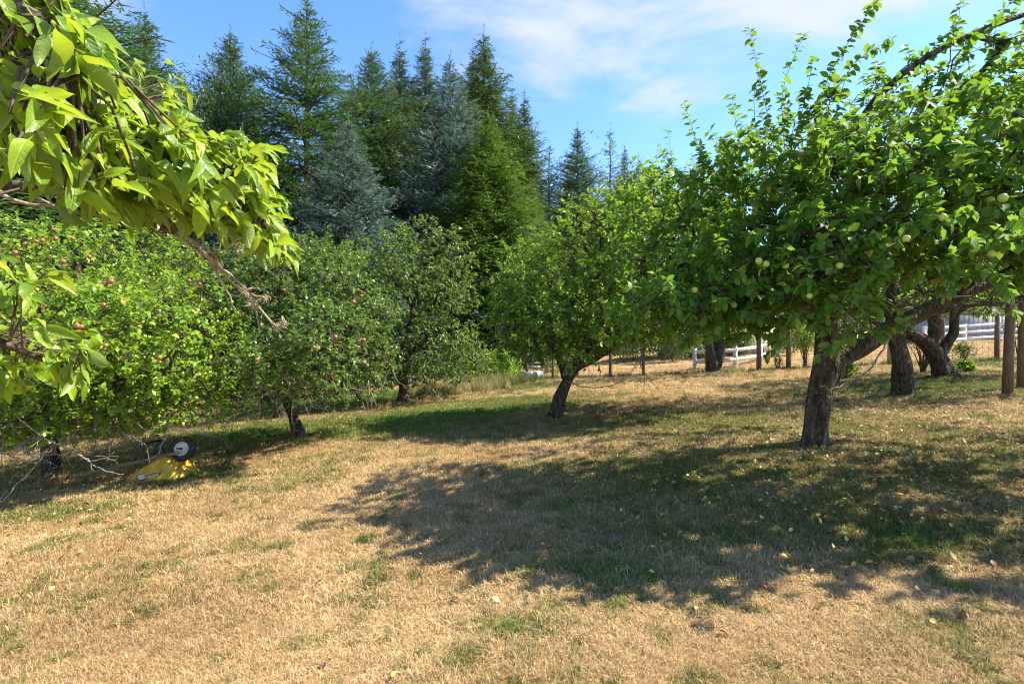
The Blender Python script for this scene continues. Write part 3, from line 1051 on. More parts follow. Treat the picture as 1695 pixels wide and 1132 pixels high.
# ------------------------------------------------------------------ leaning apple tree in the middle
b_lean = G(918, 690)
orchard_tree(
    'apple_tree', 'leaning apple tree with twisted trunk splitting into low arching limbs mid orchard', b_lean,
    [([(918, 690, 0), (926, 660, 0), (941, 625, 0), (955, 596, 0), (968, 560, .1), (962, 500, .2), (970, 430, .2), (962, 370, .2)], [.145, .122, .112, .105, .085, .065, .045, .025]),
     ([(952, 604, 0), (985, 578, -.1), (1032, 555, -.2), (1085, 530, -.3), (1145, 500, -.4)], [.11, .105, .08, .06, .03]),
     ([(948, 612, 0), (990, 590, .3), (1022, 573, .5), (1070, 555, .6), (1130, 548, .7)], [.08, .07, .055, .04, .02]),
     ([(938, 632, 0), (926, 595, .0), (905, 565, -.1), (870, 548, -.2), (835, 540, -.2)], [.085, .075, .055, .035, .02]),
     ([(1060, 540, -.25), (1100, 450, -.3), (1120, 380, -.3)], [.05, .035, .02])],
    [(930, 495, 0, 95, 85, 1.7), (1010, 430, 0, 115, 100, 1.8), (1090, 430, -.6, 110, 110, 1.5), (1000, 515, -1.2, 120, 50, 1.0), (1075, 350, 0, 75, 50, 1.2),
     (870, 545, -.3, 55, 40, 1.2), (1050, 480, 1.2, 130, 70, 1.2), (940, 560, -.6, 70, 38, 1.0), (1120, 490, -1.0, 70, 60, 1.0), (1010, 360, .5, 80, 45, 1.2), (1180, 420, .6, 90, 100, 1.2), (880, 570, -.4, 50, 32, 1.1), (990, 470, .9, 150, 110, 1.6), (900, 510, .5, 70, 80, 1.4), (1050, 545, -.6, 70, 25, .8), (1130, 350, .3, 80, 70, 1.4), (930, 570, -1.4, 90, 34, .7), (1020, 545, -1.5, 90, 34, .7), (1110, 530, -1.4, 80, 34, .7), (860, 570, .4, 45, 35, 1.0), (845, 520, .2, 40, 50, 1.0), (865, 480, 1.0, 55, 85, 1.4), (1180, 475, -.3, 100, 65, 1.4), (1150, 535, -.8, 90, 28, .9), (1240, 500, .4, 80, 45, 1.4), (1080, 548, -.9, 100, 26, .9), (1060, 370, .3, 90, 70, 1.4), (1120, 420, .6, 100, 90, 1.5)],
    4300, .078, 'bright_leaf', LOW_P, per=(10, 18),
    shoots=[([(1040, 330, 0), (1025, 260, 0), (975, 215, 0)], 12, .008), ([(1075, 310, 0), (1085, 270, 0), (1090, 240, 0)], 9, .007), ([(980, 380, 0), (960, 345, 0), (930, 315, 0)], 5, .008)],
    dead=[([(930, 625, 0), (962, 640, -.3), (1000, 640, -.5), (1035, 628, -.5), (1053, 600, -.5), (1056, 575, -.5)], .014),
          ([(1056, 590, -.5), (1066, 615, -.5), (1066, 648, -.5)], .012), ([(1060, 605, -.5), (1075, 628, -.5), (1090, 645, -.5)], .010)],
    apples=[(1000, 540, .06)], upright=.4, droop=.3, hang=60, tshift=-.12)

# ------------------------------------------------------------------ orchard trees on the left
b_mid = G(497, 724)
orchard_tree(
    'apple_tree', 'rounded apple tree with thin slanting trunk and hanging bare twigs beside bright green grass', b_mid,
    [([(497, 724, 0), (486, 690, 0), (474, 655, 0), (469, 615, 0), (476, 545, 0), (490, 480, 0)], [.11, .095, .085, .07, .05, .025]),
     ([(470, 640, 0), (440, 600, -.2), (400, 570, -.3), (360, 550, -.3)], [.055, .045, .03, .015]), ([(470, 625, 0), (520, 590, -.3), (570, 580, -.4), (620, 590, -.5)], [.055, .045, .03, .015]),
     ([(475, 560, 0), (430, 500, .3), (400, 450, .4)], [.05, .035, .015]), ([(478, 540, 0), (540, 490, .2), (590, 460, .3)], [.05, .035, .015])],
    [(420, 570, -.2, 85, 75, 1.5), (515, 585, -.3, 105, 60, 1.5), (500, 495, 0, 115, 80, 1.6), (430, 490, .3, 75, 75, 1.3), (590, 600, -.2, 65, 48, 1.2), (570, 530, .2, 85, 70, 1.5), (480, 430, .3, 75, 40, 1.2),
     (540, 440, .4, 60, 40, 1.0), (455, 595, -2.6, 60, 42, .6), (530, 560, -2.6, 70, 50, .6), (490, 620, -1.6, 60, 30, .6), (430, 650, -.5, 70, 20, .9), (545, 645, -.5, 75, 20, .9), (400, 620, -.6, 60, 40, 1.0)],
    2500, .068, 'dull_leaf', LOW_P, per=(13, 22),
    dead=[([(412, 650, -.8), (432, 680, -.9), (452, 698, -.9)], .008), ([(610, 630, -.8), (612, 660, -.8), (617, 680, -.8)], .010), ([(615, 650, -.8), (622, 668, -.8), (622, 678, -.8)], .007),
          ([(500, 660, -.8), (512, 682, -.8), (518, 688, -.8)], .007), ([(448, 680, -.7), (470, 685, -.7), (492, 684, -.7)], .006)],
    apples=[(402, 520, .06), (598, 490, .075), (585, 500, .07), (555, 558, .075), (602, 563, .07), (608, 605, .065), (550, 620, .065), (425, 595, .06), (470, 480, .06), (520, 575, .06), (642, 585, .06), (596, 566, .07)],
    hang=170, upright=.3, droop=.4)

b_mid2 = G(462, 694)
orchard_tree(
    'apple_tree', 'shaded apple tree with dark stubby trunk standing just behind the thin slanting trunk', b_mid2,
    [([(462, 694, 0), (464, 665, 0), (466, 640, 0), (470, 590, 0), (474, 520, 0), (470, 450, 0)], [.16, .15, .14, .11, .07, .03]),
     ([(468, 620, 0), (420, 580, .3), (370, 560, .4)], [.08, .05, .02]), ([(470, 600, 0), (520, 560, .4), (570, 540, .5)], [.08, .05, .02])],
    [(400, 560, .5, 80, 70, 1.8), (480, 480, .5, 100, 90, 1.9), (540, 560, .8, 80, 70, 1.8), (430, 440, .6, 80, 60, 1.6), (350, 500, .6, 60, 70, 1.5)],
    800, .075, 'dull_leaf', FAR_P, per=(13, 22), hang=50, seedmul=3)

b_back = G(667, 664)
orchard_tree(
    'apple_tree', 'tall full crowned fruit tree on a straight dark trunk before the tall conifers', b_back,
    [([(667, 664, 0), (668, 640, 0), (668, 610, 0), (675, 560, 0), (690, 490, 0), (700, 420, 0)], [.17, .155, .15, .12, .08, .03]),
     ([(668, 615, 0), (620, 570, -.3), (590, 540, -.4)], [.09, .06, .02]), ([(672, 590, 0), (720, 550, -.4), (760, 520, -.5)], [.09, .06, .02]), ([(685, 510, 0), (650, 460, 0), (640, 430, 0)], [.07, .05, .02]),
     ([(690, 490, 0), (735, 440, 0), (750, 400, 0)], [.07, .05, .02])],
    [(705, 425, 0, 75, 65, 1.7), (640, 510, 0, 85, 85, 2), (740, 510, .2, 55, 95, 1.8), (690, 575, -.6, 95, 50, 1.7), (630, 590, -.4, 70, 45, 1.6), (690, 500, -.5, 80, 80, 1.5), (750, 585, 0, 55, 40, 1.4),
     (660, 430, .4, 50, 50, 1.4), (745, 440, .2, 40, 60, 1.2), (600, 450, .4, 50, 50, 1.5), (690, 622, -.6, 85, 18, 1.3), (770, 600, .0, 40, 35, 1.2)],
    1700, .085, 'dull_leaf', FAR_P, per=(14, 24), hang=130, upright=.2, droop=.5, apples=[(640, 600, .09), (660, 600, .08)],
    dead=[([(702, 622, -1.5), (720, 650, -1.5), (742, 672, -1.5)], .016)], seedmul=4, tshift=.05)

b_back2 = G(583, 654)
orchard_tree(
    'apple_tree', 'thick grey trunked apple tree in deep shade at the back of the orchard', b_back2,
    [([(583, 654, 0), (582, 630, 0), (580, 600, 0), (585, 540, 0), (590, 470, 0)], [.21, .20, .18, .12, .05]),
     ([(581, 610, 0), (540, 560, .2), (500, 530, .3)], [.10, .07, .03]), ([(583, 590, 0), (630, 550, .3), (660, 520, .4)], [.10, .07, .03])],
    [(570, 520, 0, 90, 80, 2), (510, 560, .3, 70, 60, 1.8), (640, 560, .4, 80, 60, 1.8), (590, 440, .3, 60, 50, 1.6), (530, 470, .4, 70, 60, 1.8)],
    800, .095, 'dull_leaf', FAR_P, per=(13, 22), hang=50, seedmul=5)

b_left = G(86, 792)
orchard_tree(
    'apple_tree', 'broad apple tree with red apples and low bare dead branches beside the yellow wheelbarrow', b_left,
    [([(86, 792, 0), (85, 760, 0), (84, 725, 0), (90, 680, 0), (105, 600, 0), (120, 520, .1), (130, 450, .2)], [.115, .105, .10, .09, .075, .05, .03]),
     ([(86, 735, 0), (50, 690, -.2), (0, 650, -.4), (-60, 620, -.5)], [.06, .05, .04, .02]), ([(88, 700, 0), (150, 650, -.5), (220, 620, -.9), (280, 610, -1.1)], [.06, .05, .035, .015]),
     ([(100, 620, 0), (180, 560, .2), (260, 520, .3), (330, 510, .4)], [.055, .045, .03, .015]), ([(110, 580, 0), (60, 500, -.3), (10, 440, -.4)], [.05, .04, .02]),
     ([(92, 680, 0), (110, 640, -.9), (130, 600, -1.6)], [.05, .035, .015])],
    [(90, 530, -.2, 170, 110, 1.8), (240, 560, -.2, 130, 90, 1.7), (320, 580, .3, 80, 75, 1.2), (50, 430, .6, 150, 60, 1.7), (190, 460, .5, 150, 80, 1.7), (140, 620, -1.2, 150, 55, 1.0), (20, 640, -.8, 120, 50, 1.2),
     (290, 500, .5, 90, 70, 1.4), (250, 625, -.4, 110, 45, 1.2), (100, 540, -1.6, 140, 80, .7), (-80, 520, -.2, 130, 150, 1.8), (210, 550, -1.4, 110, 70, .7), (340, 640, .4, 55, 35, 1.0), (390, 620, .1, 50, 50, .9), (60, 670, -1.0, 120, 32, 1.0), (190, 665, -.6, 120, 30, 1.0), (300, 655, -.3, 80, 25, .9), (40, 690, .3, 140, 40, 1.4), (150, 690, .9, 90, 25, 1.0), (-120, 620, .3, 160, 90, 1.6), (110, 700, -.9, 130, 22, .9), (250, 690, -.5, 110, 22, .9), (20, 715, -.4, 120, 22, 1.0)],
    3300, .070, 'bright_leaf', LOW_P, per=(11, 19),
    dead=[([(30, 690, -1.6), (75, 725, -1.6), (130, 752, -1.6), (165, 775, -1.6), (205, 785, -1.6)], .013), ([(80, 742, -1.5), (62, 768, -1.6), (42, 790, -1.7), (20, 808, -1.7)], .011),
          ([(0, 748, -1.5), (40, 762, -1.5), (60, 765, -1.5)], .010), ([(150, 763, -1.6), (175, 757, -1.6), (190, 748, -1.6)], .007), ([(20, 752, -1.5), (70, 752, -1.5), (110, 755, -1.5)], .008),
          ([(200, 690, -.8), (235, 715, -.8), (275, 728, -.8)], .009), ([(250, 690, -.8), (300, 712, -.8), (340, 713, -.8)], .007), ([(318, 685, -.8), (338, 715, -.8), (370, 727, -.8)], .008),
          ([(303, 690, -.8), (304, 715, -.8), (302, 732, -.8)], .006), ([(180, 688, -.8), (230, 680, -.9), (300, 682, -.9), (370, 672, -.9)], .010), ([(355, 640, .2), (390, 655, .1), (420, 665, .1)], .008),
          ([(275, 728, -.3), (262, 742, -.3), (273, 750, -.3)], .006), ([(85, 715, -1.4), (87, 735, -1.5), (85, 745, -1.6)], .009)],
    apples=[(42, 405, .075), (70, 398, .07), (92, 395, .075), (104, 433, .075), (184, 466, .075), (174, 470, .07), (172, 505, .07), (128, 540, .07), (134, 541, .065), (313, 465, .07), (264, 592, .07), (175, 572, .06),
            (206, 592, .06), (60, 400, .06), (120, 395, .06), (25, 418, .06), (148, 425, .06), (52, 470, .055), (330, 470, .06), (88, 380, .06)],
    nparts=300, hang=220, upright=.3, droop=.35, seedmul=6, part_protos=MID_P)

b_left2 = G(172, 728)
orchard_tree(
    'apple_tree', 'apple tree with slim dark trunk behind the low reddish bench', b_left2,
    [([(172, 728, 0), (172, 700, 0), (168, 660, 0), (180, 580, 0), (195, 500, 0)], [.14, .12, .11, .08, .03]), ([(170, 665, 0), (120, 610, .3), (80, 580, .4)], [.07, .045, .02]),
     ([(172, 640, 0), (230, 590, .3), (290, 560, .4)], [.07, .045, .02])],
    [(160, 480, .8, 130, 80, 1.8), (270, 540, .8, 100, 80, 1.8), (80, 500, .8, 110, 80, 1.8), (200, 600, .8, 150, 50, 1.6), (330, 520, 1.0, 70, 70, 1.5), (340, 610, .6, 70, 40, 1.4), (60, 620, .8, 120, 45, 1.6), (230, 640, -.6, 110, 30, 1.2), (100, 650, -.4, 110, 30, 1.4)],
    1700, .08, 'bright_leaf', FAR_P, per=(12, 20), hang=60, seedmul=7)

# ------------------------------------------------------------------ trees behind the big apple tree
b_r2 = G(1497, 656)
orchard_tree(
    'apple_tree', 'old apple tree with upright blotched trunk under the reaching limb of the largest tree', b_r2,
    [([(1497, 656, 0), (1494, 620, 0), (1488, 580, 0), (1482, 530, 0), (1476, 470, 0), (1470, 400, 0)], [.19, .17, .16, .14, .10, .05]),
     ([(1482, 530, 0), (1430, 480, .2), (1370, 450, .3)], [.10, .07, .03]), ([(1480, 510, 0), (1550, 460, .1), (1640, 430, .1), (1720, 410, .1)], [.11, .08, .05, .02]),
     ([(1484, 545, 0), (1540, 520, -.6), (1610, 505, -1), (1690, 500, -1.2)], [.09, .07, .045, .02]), ([(1476, 470, 0), (1420, 400, .2), (1390, 340, .2)], [.09, .06, .02])],
    [(1460, 390, .6, 150, 80, 1.6), (1600, 390, .4, 150, 80, 1.6), (1690, 430, -.2, 110, 60, 1.6), (1560, 470, -.4, 190, 55, 1.6, 'bare'), (1370, 420, .4, 100, 80, 1.6), (1540, 330, .3, 150, 70, 1.8), (1640, 480, -.6, 90, 35, 1.2), (1430, 480, .2, 90, 35, 1.2)],
    1100, .078, 'apple_leaf', FAR_P, per=(11, 18), hang=60, seedmul=8)

b_r3 = G(1569, 624)
orchard_tree(
    'apple_tree', 'apple tree with mossy trunk bent sharply over and forked, near the far white fence', b_r3,
    [([(1569, 624, 0), (1552, 592, 0), (1532, 566, 0), (1508, 553, 0), (1472, 542, 0), (1430, 525, 0)], [.27, .22, .18, .14, .09, .04]),
     ([(1552, 592, 0), (1566, 570, .1), (1578, 550, .1), (1580, 520, .1), (1590, 470, .1)], [.13, .12, .11, .10, .05]), ([(1540, 578, 0), (1546, 550, .1), (1545, 515, .1), (1540, 470, .1)], [.14, .13, .12, .06]),
     ([(1580, 520, .1), (1630, 490, .2), (1690, 470, .3)], [.07, .05, .02])],
    [(1540, 460, .3, 140, 60, 2.2), (1620, 470, .3, 110, 50, 2), (1450, 490, .3, 100, 45, 2), (1690, 480, .4, 90, 45, 1.8), (1560, 400, .5, 160, 60, 2), (1660, 515, 0, 70, 18, 1.5)],
    900, .085, 'apple_leaf', FAR_P, per=(12, 19), hang=60, seedmul=9)

b_far = G(1183, 616)
orchard_tree(
    'apple_tree', 'apple tree with short twin trunk standing at the wire fence by the cream house', b_far,
    [([(1183, 616, 0), (1180, 598, 0), (1175, 580, 0), (1168, 562, 0), (1150, 538, 0), (1120, 515, 0)], [.26, .22, .19, .15, .10, .05]),
     ([(1184, 610, .0), (1190, 590, 0), (1194, 565, 0), (1212, 540, .0), (1250, 515, 0)], [.20, .18, .16, .11, .05]), ([(1180, 580, 0), (1182, 540, .3), (1190, 500, .4)], [.12, .09, .04])],
    [(1180, 490, 0, 110, 38, 2.4), (1270, 505, 0, 80, 30, 2.2), (1100, 505, 0, 70, 32, 2), (1230, 460, .3, 120, 40, 2.4), (1130, 450, .3, 90, 40, 2)],
    650, .095, 'dull_leaf', FAR_P, per=(12, 19), hang=80, seedmul=10)

# ------------------------------------------------------------------ conifers
def conifer_mesh(H, Rb, start=.05, p=.8, nb=5, gap=.42, droop=.25, up=.1, open_=.0, spray=(.20, .055), dens=1.0, hangs=0.0, tilt=.75, seed=1, ragged=.3, bump=0.0):
    """returns (needle V, tris, tint) and (wood V, quads). Foot at z=0."""
    r = np.random.default_rng(seed)
    SP, SD, SL, SW, ST = [], [], [], [], []
    w0, w1, q0, q1 = [], [], [], []
    z = H * start
    wh = 0
    while z < H * .985:
        f = (H - z) / (H * (1 - start))
        Rz = Rb * (f ** p) * min(1.0, (f / .32) ** .42) * (1 + bump * math.sin(z * 2.1 + seed)) + .10
        n = max(3, int(round(nb * (.8 + .4 * r.random()))))
        for k in range(n):
            if r.random() < open_ * min(1, f * 1.4):
                continue
            L = Rz * (1 - ragged + ragged * 1.5 * r.random())
            az = (k / n + r.random() * .14 + wh * .37) * 2 * math.pi
            hd = np.array([math.cos(az), math.sin(az), 0])
            sd = np.array([-hd[1], hd[0], 0])
            zb = z + r.normal(0, gap * .55)
            slope = up + (1 - f) * .55
            m = max(4, int(L / .16))
            t = (np.arange(m) + 1) / m
            ax = hd[None] * (t * L)[:, None]
            ax[:, 2] = zb + L * (slope * t - droop * (1.6 * t - .9 * t ** 3.0) * f ** .5)
            pts = np.concatenate([[[0, 0, zb]], ax])
            w0.append(pts[:-1])
            w1.append(pts[1:])
            rad = .012 + .018 * L * (1 - np.concatenate([[0], t]))
            q0.append(rad[:-1])
            q1.append(rad[1:])
            # side branchlets
            nbk = int(max(5, L / .085 * dens))
            s = np.sort(.12 + .88 * r.random(nbk))
            bp_ = np.stack([np.interp(s, np.concatenate([[0], t]), pts[:, c]) for c in range(3)], 1)
            side = np.where(np.arange(nbk) % 2 == 0, 1.0, -1.0)
            bl = (.16 + .42 * L * (1 - s) ** .8 * (s > .1)) * r.uniform(.6, 1.15, nbk)
            bl = np.minimum(bl, .95)
            tdir = unit(pts[-1] - pts[0])
            bd = unit(tdir[None] * .75 + sd[None] * (side * tilt)[:, None] + np.array([0, 0, 1]) * (r.normal(-.05, .22, nbk) - hangs)[:, None])
            for j in range(nbk):
                kk = max(2, int(bl[j] / (spray[0] * .42)))
                u = (np.arange(kk) + r.random(kk)) / kk
                q = bp_[j] + bd[j] * (u * bl[j])[:, None]
                q[:, 2] -= hangs * .5 * (u * bl[j]) ** 1.5
                dd = bd[j] + r.normal(0, .33, (kk, 3))
                SP.append(q)
                SD.append(dd)
                sl_ = spray[0] * r.uniform(.6, 1.2, kk) * (.55 + .45 * min(1, L / 1.0))
                SL.append(sl_)
                SW.append(spray[1] * r.uniform(.7, 1.3, kk))
                ST.append(.22 + .34 * s[j] + .30 * u + r.normal(0, .20, kk))  # paler tips: new growth, plus highlights and dark gaps put into the tint
        z += gap * (.8 + .4 * r.random()) * (.55 + .45 * f)
        wh += 1
    # leader
    SPn, SDn, SLn, SWn, STn = np.concatenate(SP), np.concatenate(SD), np.concatenate(SL), np.concatenate(SW), np.concatenate(ST)
    lz = np.linspace(H * .93, H * 1.03, 26)
    SPn = np.concatenate([SPn, np.stack([0 * lz, 0 * lz, lz], 1)])
    ld = np.stack([r.normal(0, .6, 26), r.normal(0, .6, 26), np.full(26, 1.0)], 1)
    SDn = np.concatenate([SDn, ld])
    SLn = np.concatenate([SLn, np.full(26, .20)])
    SWn = np.concatenate([SWn, np.full(26, .04)])
    STn = np.concatenate([STn, np.full(26, .5)])
    D = unit(SDn)
    N = unit(np.array([0, 0, 1.0]) + r.normal(0, .4, D.shape))
    Bv = unit(np.cross(D, N))
    a = SPn - Bv * SWn[:, None] * .5
    b = SPn + Bv * SWn[:, None] * .5
    c = SPn + D * SLn[:, None]
    V = np.stack([a, b, c], 1).reshape(-1, 3)
    Ft = np.arange(len(V)).reshape(-1, 3)
    T = np.repeat(np.clip(STn, 0, 1), 3)
    Vw, Fw = segs_mesh(np.concatenate(w0), np.concatenate(w1), np.concatenate(q0), np.concatenate(q1), 3)
    return (V, Ft, T), (Vw, Fw)


def trunk_mesh(H, r0, name='trunk', material=None):
    z = np.linspace(-.3, H, 14)
    pts = np.stack([.03 * np.sin(z), .03 * np.cos(z * 1.3), z], 1)
    V, Fq, Ft = tube(pts, r0 * (1 - z / H).clip(.04, 1) ** .85, 9, True, .06, 3)
    return make_mesh(name, V, [Fq, Ft], material or M['fir_bark'])


CON = {}


def conifer_proto(key, leafm, H, r0, **k):
    (V, Ft, T), (Vw, Fw) = conifer_mesh(H, **k)
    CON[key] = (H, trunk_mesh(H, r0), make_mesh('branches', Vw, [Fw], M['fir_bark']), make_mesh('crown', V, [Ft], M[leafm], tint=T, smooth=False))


conifer_proto('douglas', 'fir', 24, .30, Rb=5.4, start=.10, p=.60, nb=5, gap=.52, droop=.12, up=.02, open_=.34, spray=(.23, .060), dens=.80, seed=4, ragged=.55, bump=.18)
conifer_proto('fir', 'fir_grey', 20, .24, Rb=5.2, start=.04, p=.66, nb=6, gap=.44, droop=.12, up=.06, open_=.10, spray=(.22, .055), dens=.72, seed=5, ragged=.45)
conifer_proto('spruce', 'spruce', 26, .30, Rb=5.4, start=.04, p=.64, nb=6, gap=.52, droop=.42, up=.0, open_=.12, spray=(.25, .065), dens=.68, hangs=.35, seed=6, ragged=.45, bump=.08)
conifer_proto('cascade', 'green_fir', 20, .28, Rb=5.2, start=.02, p=.56, nb=7, gap=.46, droop=.34, up=.0, open_=.04, spray=(.25, .07), dens=.75, hangs=.25, seed=7, ragged=.35, bump=.06)
conifer_proto('blue', 'blue', 14, .22, Rb=4.3, start=.02, p=.76, nb=7, gap=.36, droop=.14, up=.0, open_=.04, spray=(.17, .055), dens=.85, seed=8, ragged=.35)
conifer_proto('thin', 'fir_grey', 20, .20, Rb=3.2, start=.08, p=.75, nb=4, gap=.55, droop=.15, up=.05, open_=.25, spray=(.22, .055), dens=.6, seed=9, ragged=.5)

conifers = [  # key, top px, top py, depth, width factor, name, label
    ('fir', 62, -110, 27, 1.7, 'fir_tree', 'dense green fir rising above the large pear leaves, its top beyond the picture edge'),
    ('fir', 240, 8, 34, .85, 'fir_tree', 'slender grey green fir just beside the dense fir, bare sky on its other side'),
    ('fir', 381, 42, 35, 1.0, 'fir_tree', 'pointed fir standing alone between two gaps of sky, twiggy spire on top'),
    ('douglas', 508, -18, 32, 1.0, 'douglas_fir', 'tallest open douglas fir with bare trunk and sky showing through its lower branches'),
    ('fir', 616, 70, 38, 1.05, 'fir_tree', 'full grey green fir behind the silvery blue spruce, beside the tallest douglas fir'),
    ('spruce', 662, 56, 47, .80, 'spruce_tree', 'dark spruce whose thin spire is the first of the pair of close spires'),
    ('spruce', 704, 50, 47, .80, 'spruce_tree', 'dark spruce with thin spire, second of the pair of close spires'),
    ('blue', 745, 86, 33, .95, 'blue_spruce', 'tall narrow blue grey spruce in front of the dark spires'),
    ('spruce', 783, 72, 45, .75, 'spruce_tree', 'thin dark spruce pressed against the flank of the tall ragged spruce'),
    ('spruce', 801, 42, 41, 1.05, 'spruce_tree', 'tall ragged spruce with drooping tips, the highest point of the conifer stand mid picture'),
    ('spruce', 848, 136, 46, .62, 'spruce_tree', 'narrow spruce spire showing just below the tall ragged spruce'),
    ('spruce', 868, 145, 43, .85, 'spruce_tree', 'last dark spruce at the stepping down end of the conifer stand'),
    ('cascade', 808, 175, 30, .95, 'cedar_tree', 'bright green cascading cedar filling the foot of the conifer stand'),
    ('cascade', 690, 205, 37, .85, 'cedar_tree', 'green cedar half hidden between the two blue spruces'),
    ('blue', 577, 186, 25, 1.05, 'blue_spruce', 'silvery blue spruce with broad skirts below the tallest douglas fir'),
    ('blue', 402, 205, 27, .85, 'blue_spruce', 'small blue spruce behind the tip of the pear branch'),
    ('thin', 909, 232, 50, .95, 'fir_tree', 'thin sparse fir with sky showing through beside the dark green fir'),
    ('fir', 956, 202, 44, .85, 'fir_tree', 'dark green fir standing apart in the gap before the large apple tree'),
    ('thin', 1010, 205, 50, .95, 'fir_tree', 'thin fir with grey spire just behind the dark green fir'),
    ('spruce', 1034, 233, 58, .70, 'spruce_tree', 'small far spruce with dark pointed top above the apple leaves'),
    ('spruce', 1057, 250, 62, .62, 'spruce_tree', 'smallest far spruce, last of the row of spires above the apple leaves'),
    ('fir', 462, 215, 37, .90, 'fir_tree', 'shaded fir in the dark gap under the tallest douglas fir'),
    ('cascade', 880, 300, 38, .75, 'cedar_tree', 'smaller green cedar at the open end of the conifer stand'),
    ('fir', 312, 215, 40, .90, 'fir_tree', 'shaded fir in the gap behind the dark leafy tree'),
    ('spruce', 545, 200, 42, .90, 'spruce_tree', 'spruce behind the trunk of the tallest douglas fir'),
    ('fir', 170, 60, 40, 1.0, 'fir_tree', 'fir hidden for the most part behind the slender grey green fir'),
    ('fir', 20, 20, 36, 1.1, 'fir_tree', 'fir behind the pear leaves at the outer end of the conifer stand'),
    ('cascade', 1000, 330, 52, .8, 'cedar_tree', 'green cedar low behind the leaning apple tree crown'),
]
for i, (key, tx, ty, d, wf, nm, lb) in enumerate(conifers):
    H, tm, bm, cmh = CON[key]
    p = on_ground(tx, d)
    top = P(tx, ty, d)[2]
    s = (top - p[2]) / (H * 1.03)
    rt = thing(nm, lb, 'tree', p, rng.random() * 6.28, group='conifers behind the orchard')
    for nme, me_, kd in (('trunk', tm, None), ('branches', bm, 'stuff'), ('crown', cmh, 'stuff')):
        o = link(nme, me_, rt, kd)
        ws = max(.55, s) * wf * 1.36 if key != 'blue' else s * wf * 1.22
        o.scale = (ws, ws, s)
        if nme == 'crown' and key != 'thin':
            o2 = link('crown', me_, rt, kd)
            o2.rotation_euler = (0, 0, 2.3)
            o2.scale = (ws * (.8 if key == 'douglas' else .93), ws * (.8 if key == 'douglas' else .93), s * .975)
            if key in ('fir', 'spruce', 'cascade'):
                o3 = link('crown', me_, rt, kd)
                o3.rotation_euler = (0, 0, 4.4)
                o3.scale = (ws * .84, ws * .84, s * .95)

# ------------------------------------------------------------------ broadleaf trees in the background
def crown_leaves(blobs, n, leaf, r, shell=.55):
    A, N = [], []
    vol = np.array([b[3] * b[4] * b[5] for b in blobs]) ** .75
    for b, c in zip(blobs, (vol / vol.sum() * n).astype(int)):
        nc = max(6, c // 14)
        u = unit(r.normal(0, 1, (nc, 3)))
        rr = (shell + (1 - shell) * r.random(nc)) * (1 + r.normal(0, .06, nc))
        C = u * rr[:, None] * np.array(b[3:6]) + np.array(b[:3])
        q = np.repeat(C, 14, 0) + r.normal(0, 1, (nc * 14, 3)) * leaf * 1.5
        A.append(q)
        N.append(np.repeat(u, 14, 0))
    A, N = np.concatenate(A), np.concatenate(N)
    D = N * .4 + r.normal(0, .7, A.shape) + np.array([0, 0, -.3])
    Nn = np.array([0, 0, 1.0]) + N * .4 + r.normal(0, .5, A.shape)
    S = leaf * r.uniform(.6, 1.2, len(A))
    return scatter(FAR_P, A, frames(D, Nn), S, np.clip(.45 + r.normal(0, .22, len(A)), 0, 1))


rb = np.random.default_rng(33)
bl = [(rb.normal(0, 2.0), rb.normal(0, 2.0), rb.uniform(5, 11.2), 1.5 + rb.random(), 1.5 + rb.random(), 1.2 + rb.random() * .8) for _ in range(26)] + [(rb.normal(0, 2.4), rb.normal(0, 2.4), 3.2, 1.9, 1.9, 1.8) for _ in range(9)]
Vb, Fb, Tb = crown_leaves(bl, 60000, .17, rb)
BL_H = float(np.quantile(Vb[:, 2], .997))
BL_CROWN = make_mesh('crown', Vb, [Fb], M['wood_leaf'], tint=Tb)
BL_TRUNK = trunk_mesh(10.5, .26, material=M['bark'])
p0, p1, a0, a1 = [], [], [], []
for b in bl:
    s = np.array([0, 0, max(.6, b[2] - 2.2)])
    e_ = np.array(b[:3])
    mid = (s + e_) / 2 + np.array([0, 0, -.2])
    p0 += [s, mid]
    p1 += [mid, e_]
    a0 += [.10, .06]
    a1 += [.06, .02]
Vw, Fw = segs_mesh(p0, p1, np.array(a0), np.array(a1), 5)
BL_BR = make_mesh('branches', Vw, [Fw], M['bark'])
broadleaf = [  # px, depth, top py, width factor, label
    (300, 31, 150, .42, 'dark leafy tree behind the pear branch, its round top between two firs'),
    (400, 33, 330, .9, 'dark leafy tree low in the shade below the fir with two gaps of sky'),
    (640, 30, 400, .7, 'leafy tree low behind the tall full crowned fruit tree'),
    (250, 24, 400, .8, 'leafy tree behind the broad apple tree with red apples'),
    (500, 26, 420, .7, 'leafy tree in deep shade behind the rounded apple tree'),
    (870, 34, 430, .8, 'leafy tree behind the left end of the leaning apple tree crown'),
    (1050, 44, 440, 1.0, 'leafy tree at the back of the far paddock beside the cream house'),
    (1220, 46, 430, 1.1, 'leafy tree rising behind the roof of the cream house'),
    (1380, 42, 430, 1.0, 'leafy tree at the back of the paddock behind the thickest trunk'),
    (1500, 46, 400, 1.1, 'leafy tree between the thickest trunk and the far white fence'),
    (1640, 44, 420, 1.0, 'leafy tree behind the far white fence beside the grey shed'),
    (1760, 42, 400, 1.0, 'leafy tree at the outer end of the far white fence'),
    (760, 34, 470, .7, 'leafy tree low between the conifers and the tall grass'),
    (120, 26, 300, .9, 'leafy tree behind the pear leaves at the outer end of the orchard'),
]
